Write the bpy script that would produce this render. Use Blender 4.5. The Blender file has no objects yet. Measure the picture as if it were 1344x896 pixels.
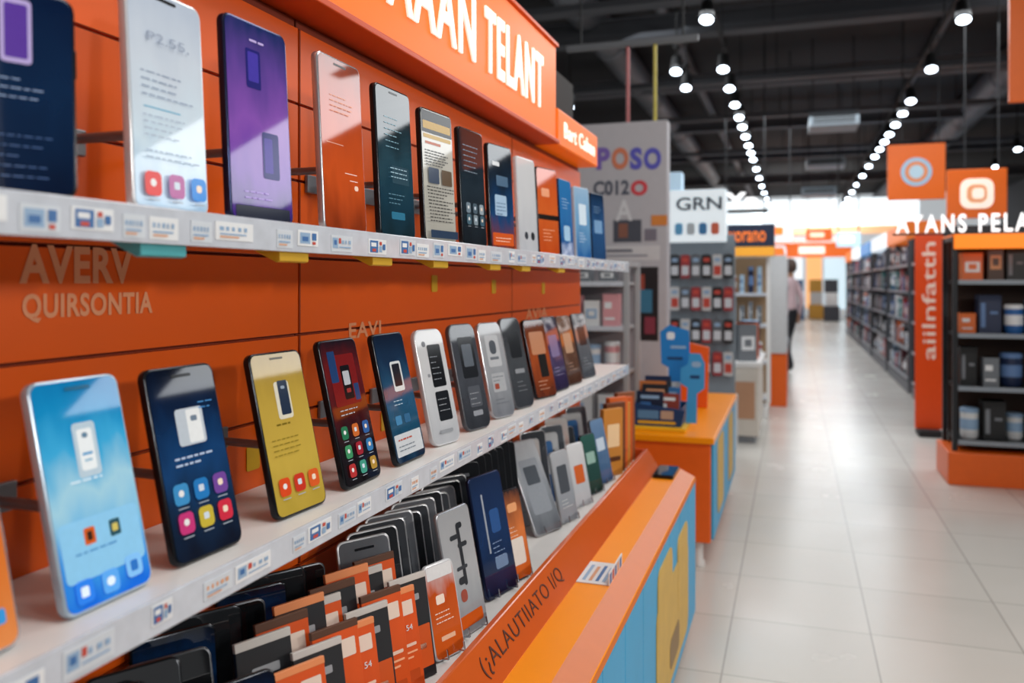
import bpy, bmesh, math, random
from mathutils import Vector, Matrix
RN = random.Random(11)
SC = bpy.context.scene
C = SC.collection
F = 1100.0; U0, V0 = 1042.0, 370.0
TH = math.atan(370/1100.0); ct, st = math.cos(TH), math.sin(TH)
ZC = 1.31
def proj(x, y, z):
    d = y*ct-x*st
    return 672+F*(x*ct+y*st)/d, V0-F*(z-ZC)/d
def onX(u, v, X):
    d = F*X/(ct*(u-U0)); return Vector((X, (d+X*st)/ct, ZC-(v-V0)*d/F))
def onY(u, v, Y):
    k = (u-U0)*ct/F; d = Y*ct/(1+k*st); return Vector((k*d, Y, ZC-(v-V0)*d/F))
def onZ(u, v, Z):
    d = F*(ZC-Z)/(v-V0); X = (u-U0)*ct/F*d; return Vector((X, (d+X*st)/ct, Z))
ORD = ['first','second','third','fourth','fifth','sixth','seventh','eighth','ninth','tenth','eleventh','twelfth','thirteenth','fourteenth','fifteenth','sixteenth']
rad = math.radians
# ---------------------------------------------------------------- materials
def lin(h):
    h = h.lstrip('#'); o = []
    for i in (0, 2, 4):
        c = int(h[i:i+2], 16)/255.0
        o.append(c/12.92 if c <= .04045 else ((c+.055)/1.055)**2.4)
    return o
MC = {}
def mat(h, rough=.5, metal=0, emit=0, var=.06, scale=20, bump=0, spec=.5):
    key = (h, rough, metal, emit, var, scale, bump, spec)
    if key in MC: return MC[key]
    m = bpy.data.materials.new('m_'+h.strip('#')); m.use_nodes = True
    nt = m.node_tree; b = nt.nodes['Principled BSDF']; c = lin(h)
    tc = nt.nodes.new('ShaderNodeTexCoord'); n = nt.nodes.new('ShaderNodeTexNoise')
    n.inputs['Scale'].default_value = scale; n.inputs['Detail'].default_value = 3
    nt.links.new(tc.outputs['Object'], n.inputs['Vector'])
    mr = nt.nodes.new('ShaderNodeMapRange'); mr.inputs['To Min'].default_value = 1-var; mr.inputs['To Max'].default_value = 1+var
    nt.links.new(n.outputs['Fac'], mr.inputs['Value'])
    vm = nt.nodes.new('ShaderNodeVectorMath'); vm.operation = 'SCALE'; vm.inputs[0].default_value = c
    nt.links.new(mr.outputs['Result'], vm.inputs['Scale']); nt.links.new(vm.outputs['Vector'], b.inputs['Base Color'])
    b.inputs['Roughness'].default_value = rough; b.inputs['Metallic'].default_value = metal; b.inputs['Specular IOR Level'].default_value = spec
    if emit:
        b.inputs['Emission Color'].default_value = (*c, 1); b.inputs['Emission Strength'].default_value = emit
    if bump:
        bp = nt.nodes.new('ShaderNodeBump'); bp.inputs['Strength'].default_value = bump; bp.inputs['Distance'].default_value = .002
        nt.links.new(n.outputs['Fac'], bp.inputs['Height']); nt.links.new(bp.outputs['Normal'], b.inputs['Normal'])
    MC[key] = m
    return m
def grad(stops, emit=.35, rough=.05):
    key = ('g', tuple(stops), emit, rough)
    if key in MC: return MC[key]
    m = bpy.data.materials.new('m_screen'); m.use_nodes = True
    nt = m.node_tree; b = nt.nodes['Principled BSDF']
    tc = nt.nodes.new('ShaderNodeTexCoord'); sx = nt.nodes.new('ShaderNodeSeparateXYZ'); nt.links.new(tc.outputs['Generated'], sx.inputs[0])
    n = nt.nodes.new('ShaderNodeTexNoise'); n.inputs['Scale'].default_value = 3.0; nt.links.new(tc.outputs['Generated'], n.inputs['Vector'])
    ma = nt.nodes.new('ShaderNodeMath'); ma.operation = 'MULTIPLY_ADD'; ma.inputs[1].default_value = .4
    ad = nt.nodes.new('ShaderNodeMath'); ad.operation = 'SUBTRACT'; ad.inputs[1].default_value = .2
    nt.links.new(n.outputs['Fac'], ma.inputs[0]); nt.links.new(sx.outputs['Z'], ma.inputs[2]); nt.links.new(ma.outputs[0], ad.inputs[0])
    cr = nt.nodes.new('ShaderNodeValToRGB'); e = cr.color_ramp.elements
    for i, s in enumerate(stops):
        p = i/max(1, len(stops)-1)
        if i < 2: el = e[i]; el.position = p
        else: el = e.new(p)
        el.color = (*lin(s), 1)
    nt.links.new(ad.outputs[0], cr.inputs[0])
    nt.links.new(cr.outputs[0], b.inputs['Base Color']); nt.links.new(cr.outputs[0], b.inputs['Emission Color'])
    b.inputs['Emission Strength'].default_value = emit; b.inputs['Roughness'].default_value = rough
    b.inputs['Coat Weight'].default_value = 1; b.inputs['Coat Roughness'].default_value = .02
    MC[key] = m
    return m
def ico(h, e=.2): return mat(h, .12, 0, e, .08, 120)
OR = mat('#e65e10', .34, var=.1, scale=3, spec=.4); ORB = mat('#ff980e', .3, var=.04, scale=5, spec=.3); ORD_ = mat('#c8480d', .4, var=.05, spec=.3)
WH = mat('#e2e1df', .4); GY = mat('#8d9299', .4); DG = mat('#1c1d20', .6); BK = mat('#08090a', .7)
CH = mat('#c8ccd2', .2, 1.0); YE = mat('#e8b416', .45); BL = mat('#2f9fd0', .45, scale=8)
# ---------------------------------------------------------------- mesh building
class MB:
    def __init__(s): s.v = []; s.f = []; s.m = []; s.mats = []
    def mi(s, m):
        if m not in s.mats: s.mats.append(m)
        return s.mats.index(m)
    def face(s, pts, m):
        b = len(s.v); s.v += [Vector(p) for p in pts]; s.f.append(list(range(b, b+len(pts)))); s.m.append(s.mi(m))
    def solid(s, vs, fs, m, M=None):
        b = len(s.v); s.v += [(M @ Vector(p)) if M else Vector(p) for p in vs]
        k = s.mi(m)
        for f in fs: s.f.append([b+i for i in f]); s.m.append(k)
    def box(s, x0, x1, y0, y1, z0, z1, m, M=None):
        s.solid([(x0,y0,z0),(x1,y0,z0),(x1,y1,z0),(x0,y1,z0),(x0,y0,z1),(x1,y0,z1),(x1,y1,z1),(x0,y1,z1)],
                [(0,3,2,1),(4,5,6,7),(0,1,5,4),(1,2,6,5),(2,3,7,6),(3,0,4,7)], m, M)
        return s
    def prism(s, prof, y0, y1, m, em=None):
        n = len(prof); b = len(s.v)
        s.v += [Vector((p[0], y0, p[1])) for p in prof]+[Vector((p[0], y1, p[1])) for p in prof]
        k = s.mi(m)
        s.f.append([b+i for i in range(n)]); s.m.append(k); s.f.append([b+n+i for i in reversed(range(n))]); s.m.append(k)
        for i in range(n):
            j = (i+1) % n; s.f.append([b+i, b+n+i, b+n+j, b+j]); s.m.append(s.mi(em[i]) if em and i in em else k)
        return s
    def rrect(s, cx, cz, w, h, r, n=5):
        r = min(r, w/2*.999, h/2*.999); o = []
        for (sx, sz, a0) in ((1,1,0),(-1,1,90),(-1,-1,180),(1,-1,270)):
            for i in range(n+1):
                a = rad(a0+90*i/n); o.append((cx+sx*(w/2-r)+r*math.cos(a), cz+sz*(h/2-r)+r*math.sin(a)))
        return o
    def rslab(s, cx, cz, w, h, r, y0, y1, m, n=5):       # front at y0 (toward -y)
        o = s.rrect(cx, cz, w, h, r, n); k = len(o); b = len(s.v); q = s.mi(m)
        s.v += [Vector((x, y0, z)) for x, z in o]+[Vector((x, y1, z)) for x, z in o]
        s.f.append([b+i for i in range(k)]); s.m.append(q); s.f.append([b+k+i for i in reversed(range(k))]); s.m.append(q)
        for i in range(k):
            j = (i+1) % k; s.f.append([b+i, b+k+i, b+k+j, b+j]); s.m.append(q)
        return s
    def rface(s, cx, cz, w, h, r, y, m, n=4): s.face([(x, y, z) for x, z in s.rrect(cx, cz, w, h, r, n)], m); return s
    def lathe(s, prof, m, c=(0,0,0), n=16, M=None):
        b = len(s.v); k = s.mi(m)
        for (r, z) in prof:
            for i in range(n):
                a = 2*math.pi*i/n; p = Vector((c[0]+r*math.cos(a), c[1]+r*math.sin(a), c[2]+z)); s.v.append(M @ p if M else p)
        for q in range(len(prof)-1):
            for i in range(n):
                j = (i+1) % n; s.f.append([b+q*n+i, b+q*n+j, b+(q+1)*n+j, b+(q+1)*n+i]); s.m.append(k)
        s.f.append([b+i for i in reversed(range(n))]); s.m.append(k)
        e = b+(len(prof)-1)*n; s.f.append([e+i for i in range(n)]); s.m.append(k)
        return s
    def tube(s, a, b, r, m, n=8):
        a, b = Vector(a), Vector(b); d = b-a
        M = Matrix.Translation(a) @ d.to_track_quat('Z', 'Y').to_matrix().to_4x4()
        return s.lathe([(r, 0), (r, d.length)], m, n=n, M=M)
    def mesh(s, name, bevel=0, seg=2, smooth=False, origin=None):
        me = bpy.data.meshes.new(name)
        o = Vector(origin) if origin is not None else Vector((0,0,0))
        me.from_pydata([tuple(p-o) for p in s.v], [], s.f)
        for m in s.mats: me.materials.append(m)
        for p, k in zip(me.polygons, s.m): p.material_index = k
        bm = bmesh.new(); bm.from_mesh(me)
        bmesh.ops.recalc_face_normals(bm, faces=bm.faces)
        if bevel:
            es = [e for e in bm.edges if len(e.link_faces) == 2 and e.calc_face_angle(0) > .6]
            bmesh.ops.bevel(bm, geom=es, offset=bevel, segments=seg, affect='EDGES', clamp_overlap=True, profile=.5)
        bm.to_mesh(me); bm.free()
        if smooth:
            for p in me.polygons: p.use_smooth = True
            try: me.set_sharp_from_angle(angle=rad(40))
            except Exception: pass
        return me
    def build(s, name, parent=None, origin=None, bevel=0, seg=2, smooth=False):
        ob = bpy.data.objects.new(name, s.mesh(name, bevel, seg, smooth, origin)); C.objects.link(ob)
        if parent: ob.parent = parent
        elif origin is not None: ob.location = origin
        return ob
def tag(o, label, cat, group=None):
    o['label'] = label; o['category'] = cat
    if group: o['group'] = group
    return o
def thing(name, label, cat, loc=(0,0,0), group=None, rot=(0,0,0)):
    o = bpy.data.objects.new(name, None); C.objects.link(o); o.location = loc; o.rotation_euler = rot; o.empty_display_size = .05
    return tag(o, label, cat, group)
def struct(o): o['kind'] = 'structure'; return o
def text_mesh(body, W, H, m, extr=.001, off=0.0, sp=1.0):
    cu = bpy.data.curves.new('t', 'FONT'); cu.body = body; cu.size = 1; cu.extrude = .02; cu.offset = off; cu.space_character = sp; cu.resolution_u = 4
    ob = bpy.data.objects.new('t', cu); C.objects.link(ob); bpy.context.view_layer.update()
    me = bpy.data.meshes.new_from_object(ob.evaluated_get(bpy.context.evaluated_depsgraph_get()))
    bpy.data.objects.remove(ob); bpy.data.curves.remove(cu)
    xs = [v.co.x for v in me.vertices]; ys = [v.co.y for v in me.vertices]
    x0, x1, y0, y1 = min(xs), max(xs), min(ys), max(ys)
    for v in me.vertices: v.co = ((v.co.x-x0)/(x1-x0)*W, (v.co.y-y0)/(y1-y0)*H, (v.co.z+.02)/.04*extr)
    me.materials.clear(); me.materials.append(m)
    return me
def text(body, W, H, m, parent, world, name='lettering', sub=None, **k):
    ob = bpy.data.objects.new(name, text_mesh(body, W, H, m, **k)); C.objects.link(ob)
    ob.parent = sub or parent; ob.matrix_local = parent.matrix_basis.inverted() @ world
    return ob
def frame(o, x, y):      # matrix from origin, x axis, y axis
    x = Vector(x).normalized(); y = Vector(y).normalized(); z = x.cross(y)
    return Matrix(((x.x,y.x,z.x,o[0]),(x.y,y.y,z.y,o[1]),(x.z,y.z,z.z,o[2]),(0,0,0,1)))
FX = lambda o: frame(o, (0,1,0), (0,0,1))      # facing +X
FY = lambda o: frame(o, (1,0,0), (0,0,1))      # facing -Y
# ---------------------------------------------------------------- room
def floor_mat():
    m = bpy.data.materials.new('floor_tiles'); m.use_nodes = True; nt = m.node_tree; b = nt.nodes['Principled BSDF']
    tc = nt.nodes.new('ShaderNodeTexCoord'); mp = nt.nodes.new('ShaderNodeMapping'); mp.inputs['Location'].default_value = (.229, .12, 0)
    nt.links.new(tc.outputs['Object'], mp.inputs['Vector'])
    br = nt.nodes.new('ShaderNodeTexBrick'); br.offset = 0; br.squash = 1
    for k, v in (('Scale', 1), ('Mortar Size', .0035), ('Mortar Smooth', .3), ('Brick Width', .5), ('Row Height', .5)): br.inputs[k].default_value = v
    br.inputs['Color1'].default_value = (*lin('#cbc7c0'), 1); br.inputs['Color2'].default_value = (*lin('#c4c0b9'), 1); br.inputs['Mortar'].default_value = (*lin('#a09c95'), 1)
    nt.links.new(mp.outputs[0], br.inputs['Vector'])
    n = nt.nodes.new('ShaderNodeTexNoise'); n.inputs['Scale'].default_value = 2.5; n.inputs['Detail'].default_value = 4
    nt.links.new(tc.outputs['Object'], n.inputs['Vector'])
    mx = nt.nodes.new('ShaderNodeMix'); mx.data_type = 'RGBA'; mx.blend_type = 'MULTIPLY'; mx.inputs[0].default_value = .08
    nt.links.new(br.outputs['Color'], mx.inputs[6]); nt.links.new(n.outputs['Fac'], mx.inputs[7]); nt.links.new(mx.outputs[2], b.inputs['Base Color'])
    mr = nt.nodes.new('ShaderNodeMapRange'); mr.inputs['To Min'].default_value = .18; mr.inputs['To Max'].default_value = .32
    nt.links.new(n.outputs['Fac'], mr.inputs[0]); nt.links.new(mr.outputs[0], b.inputs['Roughness'])
    return m
FM = floor_mat()
struct(MB().box(-5, 7, -1, 34, -.05, 0, FM).build('floor'))
CEIL = ZC+3.3
struct(MB().box(-5, 7, -1, 34, CEIL, CEIL+.1, mat('#24262a', .85, scale=1.5, var=.3)).build('ceiling'))
struct(MB().box(-5, 7, 34, 34.1, 0, CEIL, mat('#d4dade', .6, emit=.55, scale=1.2, var=.1)).build('wall_far'))  # wall is no lamp; its emission paints the bright far end
struct(MB().box(7, 7.1, -1, 34, 0, CEIL, mat('#55575c', .7)).build('wall_right'))
struct(MB().box(-5.1, -5, -1, 34, 0, CEIL, mat('#4d4f56', .7)).build('wall_left'))
TRM = mat('#5a5d63', .8)
for i, (y, zb, h) in enumerate(((9.2, 2.7, .2), (12.5, 2.8, .22), (16, 2.8, .25), (20, 2.8, .25), (25, 2.8, .25))):
    mb = MB(); z = ZC+zb
    mb.box(-5, 7, y-.1, y+.1, z, z+.03, TRM); mb.box(-5, 7, y-.02, y+.02, z+.03, z+h-.03, TRM); mb.box(-5, 7, y-.1, y+.1, z+h-.03, z+h, TRM)
    struct(mb.build('trim_%d' % (i+1)))
# ---------------------------------------------------------------- display wall
WX = -.82; SX = -.625; YE_ = 3.31
pt = MB().box(-.93, -.852, -.3, YE_, 0, ZC+.80, mat('#1a1411', .7)).build('partition', origin=(-.87, 1.5, 0)); tag(pt, 'dark partition frame standing behind the orange slatted panels', 'partition')
def panel(y0, y1, label):
    root = thing('slat_panel', label, 'wall panel', (WX, (y0+y1)/2, 0))
    mb = MB(); o = root.location; zt = ZC+.4605
    mb.box(-.845, -.828, y0+.003, y1-.003, 0, zt, mat('#7a2806', .6))
    z = .014
    while z < zt-.02:
        mb.box(-.829, WX-.0004, y0+.003, y1-.003, z, min(z+.131, zt), OR); z += .134
    mb.build('slat_board', root, origin=o, bevel=.0012, seg=1)
    return root
p1 = panel(-.25, 1.271, 'orange slatted panel nearest the camera with two lines of faded white lettering')
p2 = panel(1.271, 2.438, 'middle orange slatted panel right of the dark vertical seam')
p3 = panel(2.438, YE_, 'far orange slatted panel at the end of the display wall')
FADE = mat('#e29a70', .5)
def wall_text(s, u0, u1, vt, vb, m, root, off=.02):
    a = onX(u0, vb, WX+.0004); b = onX(u1, vt, WX+.0004)
    zb = onX((u0+u1)/2, vb, WX).z; zt = onX((u0+u1)/2, vt, WX).z
    text(s, b.y-a.y, zt-zb, m, root, FX((WX+.0004, a.y, zb)), off=off, extr=.0003, sp=1.08)
wall_text('AVERV', 25, 174, 323, 372, FADE, p1, .034)
wall_text('QUIRSONTIA', 29, 200, 384, 420, FADE, p1, .03)
wall_text('EAVI', 458, 500, 422, 442, FADE, p2, .02)
wall_text('AVIA', 690, 718, 404, 418, FADE, p3, .01)
# header
HX = -.754
HY1 = 2.706
HO = mat('#f57208', .4, emit=.2, var=.03, spec=.3); HL = mat('#fff6ea', .4, emit=.7)
h1 = thing('header_sign', 'long orange illuminated header sign with big white capital lettering above the shelves', 'sign', (HX, 1.2, ZC+.475))
sbx = MB().box(-.845, HX, -.25, HY1, ZC+.475, ZC+.785, HO).build('sign_box', h1, origin=h1.location, bevel=.006)
MB().box(-.845, HX+.012, -.25, HY1+.004, ZC+.462, ZC+.475, mat('#c9460a', .4)).build('lower_trim', h1, origin=h1.location, bevel=.002)
MB().box(-.845, HX+.008, -.25, HY1+.004, ZC+.785, ZC+.797, mat('#d9540c', .4)).build('upper_trim', h1, origin=h1.location, bevel=.002)
def ytx(u, X): return onX(u, 370, X).y
ya, yb, yc, yd = ytx(506, HX), ytx(622, HX), ytx(635, HX), ytx(711, HX)
text('YAAAN', yb-ya+.11, .155, HL, h1, FX((HX+.001, ya-.11, ZC+.545)), sub=sbx, extr=.005, off=.014, sp=1.14)
text('TELANT', yd-yc, .165, HL, h1, FX((HX+.001, yc, ZC+.545)), sub=sbx, extr=.005, off=.018, sp=1.18)
h2 = thing('header_sign', 'short lower orange header sign with small white lettering at the far end', 'sign', (HX, 3.0, ZC+.462))
sbx2 = MB().box(-.845, HX+.004, HY1+.008, YE_, ZC+.462, ZC+.585, HO).build('sign_box', h2, origin=h2.location, bevel=.005)
text('Bart Caban', .46, .055, HL, h2, FX((HX+.005, HY1+.08, ZC+.495)), sub=sbx2, extr=.003, off=.008, sp=1.1)
# shelves
RAIL = mat('#c6ccd6', .12, var=.16, scale=40); LBLW = mat('#e4e7ea', .35, var=.05); LBLU = mat('#3a6ca6', .4); LRED = mat('#c2483a', .4); LORG = mat('#dca078', .4); LSKY = mat('#8fadcc', .4); LPAL = mat('#cfd6de', .3)
def shelf(label, zt, zb, clips):
    root = thing('display_shelf', label, 'shelf', (WX, 1.7, zt)); o = root.location
    MB().box(WX, SX-.004, -.2, YE_, zt-.016, zt, WH).build('shelf_board', root, origin=o, bevel=.002)
    rail = MB().box(SX-.004, SX, -.2, YE_+.01, zb, zt+.001, RAIL).build('price_rail', root, origin=o, bevel=.0012)
    r3 = random.Random(int(zt*1000))
    y = .34; k = 0; hh = zt-zb
    while y < YE_-.06:
        L = r3.choice((.035, .05, .06, .042, .07, .03))
        if y+L > YE_: break
        mb = MB(); x = SX; lo, hi = r3.choice(((.16, .86), (.24, .8), (.12, .74), (.3, .88)))
        mb.box(x, x+.0008, y, y+L, zb+lo*hh, zb+hi*hh, (LBLW, LPAL)[k % 2])
        st_ = [.0011]
        def q(a, b, c, d, m):
            xx = x+st_[0]; st_[0] += .0001
            c = lo+(hi-lo)*c; d = lo+(hi-lo)*d
            mb.face([(xx, y+a*L, zb+c*hh), (xx, y+b*L, zb+c*hh), (xx, y+b*L, zb+d*hh), (xx, y+a*L, zb+d*hh)], m)
        md = r3.choice((0, 1, 2, 3, 4, 2))
        if md == 0:
            q(.08, .52, .1, .9, LBLU); q(.14, .42, .5, .76, LBLW); q(.2, .4, .16, .36, LRED); q(.58, .74, .15, .55, LSKY); q(.6, .72, .62, .85, LRED); q(.78, .92, .3, .7, LBLU)
        elif md == 2:
            q(.06, .3, .2, .84, LSKY); q(.12, .24, .4, .7, LBLU); q(.34, .44, .5, .84, LRED)
            for t in range(3): a = .48+.16*t; q(a, a+.11*r3.uniform(.6, 1), .5, .72, LSKY)
            q(.34, .9, .24, .32, LSKY)
        elif md == 4:
            q(.1, .6, .15, .85, LSKY); q(.2, .5, .3, .6, LBLU); q(.68, .9, .4, .85, LBLU); q(.7, .86, .12, .3, LRED)
        else:
            for t in range(5): a = .1+.16*t; q(a, a+.11*r3.uniform(.6, 1), .52, .74, LORG if md == 1 else LSKY)
            q(.1, .8, .3, .38, LSKY); q(.1, .6, .14, .22, LORG)
        mb.build('price_label', rail, origin=o)
        y += L+r3.choice((.006, .012, .02, .035, .05)); k += 1
    for (u, m) in clips:
        yy = ytx(u, SX); w = .034
        MB().prism([(SX-.05, zb+.004), (SX-.006, zb+.004), (SX-.006, zb-.012), (SX-.012, zb-.014)], yy-w, yy+w, m).build('price_clip', root, origin=o, bevel=.001)
    return root
ZU = ZC+.0772; ZL = ZC-.329
YC = mat('#d0a41c', .45)
s_up = shelf('upper white display shelf with price rail holding the row of upright phones', ZU, ZC+.0395, [(222, mat('#4aa8b0', .4)), (392, YC), (507, YC), (583, YC), (654, YC), (694, YC), (740, YC)])
s_lo = shelf('lower white display shelf with price rail holding the row of leaning phones', ZL, ZC-.366, [])
for i, (u, v) in enumerate(((570, 372), (648, 376), (505, 552), (332, 600), (713, 378))):
    a = onX(u, v, WX+.0006)
    ob = MB().rslab(0, 0, .034, .04, .004, -.001, .0, YC).build('price_sticker'); ob.location = a; ob.rotation_euler = (0, 0, rad(90))
    tag(ob, ('small yellow sticker on the orange wall just below the upper shelf, left one', 'small yellow sticker on the orange wall below the upper shelf, middle one', 'yellow sticker on the wall behind the phone with the pale base label', 'yellow sticker low on the wall between the dark blue and yellow phones', 'small yellow sticker on the wall below the upper shelf, farthest one')[i], 'sticker', 'yellow stickers on the slatted wall')
# ---------------------------------------------------------------- phones
def phone(label, loc, phi, lean, w, h, body, stops, elems, group, t=.011, holder=None, emit=.2, r=.013, inset=.0032, txt=None, button=True, stand=False, name='display_phone'):
    al = math.pi/2-phi
    root = thing(name, label, 'phone', (loc[0], loc[1], loc[2]+t*math.sin(lean)), group, (-lean, 0, al))
    bo = MB().rslab(0, h/2, w, h, r, 0, t, body).build('body', root, bevel=min(.0022, t*.3), smooth=True)
    W, H = w-2*inset, h-2*inset
    mb = MB(); mb.rface(0, h/2, W, H, r*.8, -.0005, grad(stops, emit))
    y = -.0008
    for (cx, cz, ww, hh, col, rr) in elems:
        mb.rface((cx-.5)*W, inset+cz*H, ww*W, hh*H, rr*min(ww*W, hh*H), y, ico(col, emit)); y -= .00006
    mb.build('screen', root)
    if txt:
        s, cx, cz, ww, hh, col = txt
        text(s, ww*W, hh*H, ico(col, .05), root, root.matrix_basis @ frame(((cx-.5)*W-ww*W/2, -.0030, inset+cz*H-hh*H/2), (1,0,0), (0,0,1)), name='screen_text', extr=.0003, off=-.008)
    if button:
        MB().rslab(0, 0, .006, .028, .002, -.0008, .0008, body).build('power_button', bo).matrix_local = Matrix.Translation((w/2+.0004, t/2, h*.68)) @ Matrix.Rotation(rad(90), 4, 'Z')
    if stand:
        mb = MB()
        for s in (-1, 1):
            x = s*w*.28
            mb.tube((x, t+.003, h*.5), (x, t+.003, .003), .0016, CH, 6); mb.tube((x, t+.003, .003), (x, -.014, .003), .0016, CH, 6); mb.tube((x, -.014, .003), (x, -.014, .02), .0016, CH, 6)
        mb.tube((-w*.28, t+.003, h*.5), (w*.28, t+.003, h*.5), .0016, CH, 6)
        mb.build('wire_stand', root, smooth=True)
    if holder:
        M = root.matrix_basis; S = M @ Vector((-w*.1, t+.0015, h*holder[0])); bk = Vector((-math.cos(phi), math.sin(phi), 0))
        L = (S.x-(WX+.006))/math.cos(phi); E = S+bk*L
        hr = thing('phone_holder', holder[1], 'phone holder', E, 'phone holders fixed to the slatted wall')
        mb = MB(); mb.box(WX+.0006, WX+.008, E.y-.06, E.y+.03, E.z-.016, E.z+.016, mat('#7d8086', .35, .5)); mb.build('wall_plate', hr, origin=E, bevel=.002)
        MB().tube(S+bk*.003, E, .006, mat('#6a6d73', .35, .5), 10).build('arm', hr, origin=E, smooth=True)
        MB().rslab(0, 0, .05, .04, .006, -.0015, .0015, DG).build('pad', hr).matrix_local = Matrix.Translation(S+bk*.001-E) @ M.to_3x3().to_4x4()
    return root
def fit(uL, uR, w, X, maxphi=48):
    best = None
    for p in range(0, maxphi+1):
        ph = rad(p); lo, hi = .2, 6
        f = lambda y: (proj(X-w/2*math.sin(ph), y-w/2*math.cos(ph), 1)[0], proj(X+w/2*math.sin(ph), y+w/2*math.cos(ph), 1)[0])
        for _ in range(40):
            m = (lo+hi)/2; a, b = f(m)
            if (a+b)/2 < (uL+uR)/2: lo = m
            else: hi = m
        a, b = f(m); e = abs((b-a)-(uR-uL))
        if best is None or e < best[0]: best = (e, m, ph)
    return best[1], best[2]
def lines(cx, z0, n, dz, w, col, hh=.012):          # lines of tiny print: short word dashes
    r2 = random.Random(int(cx*100+z0*1000+n)); out = []
    for i in range(n):
        x = cx-w/2; end = cx-w/2+w*r2.uniform(.55, 1)
        while x < end-.03:
            k = min(r2.uniform(.04, .12), end-x); out.append((x+k/2, z0-i*dz, k, hh*.55, col, .2)); x += k+.022
    return out
def grid(x0, dx, z0, dz, nx, cols, s, ar=.5):
    out = []
    for i, c in enumerate(cols):
        x, z = x0+dx*(i % nx), z0-dz*(i//nx)
        out.append((x, z, s, s*ar, c, .25)); out.append((x, z+s*ar*.04, s*.36, s*ar*.32, ('#d8d8d8', '#c0ccd8', '#e0ccb8')[i % 3], (.5, .2, .35)[i % 3])); out.append((x, z-s*ar*.66, s*.7, s*.025, '#9aa2ac', .3))
    return out
DB = mat('#2a2d32', .2, .75); NB = mat('#242e50', .22, .7); WB = mat('#d6d9de', .22, .2); SB = mat('#b9bcc2', .22, .7); GB = mat('#5b5e64', .3, .4)
G1 = 'phones standing on the upper shelf'
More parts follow.
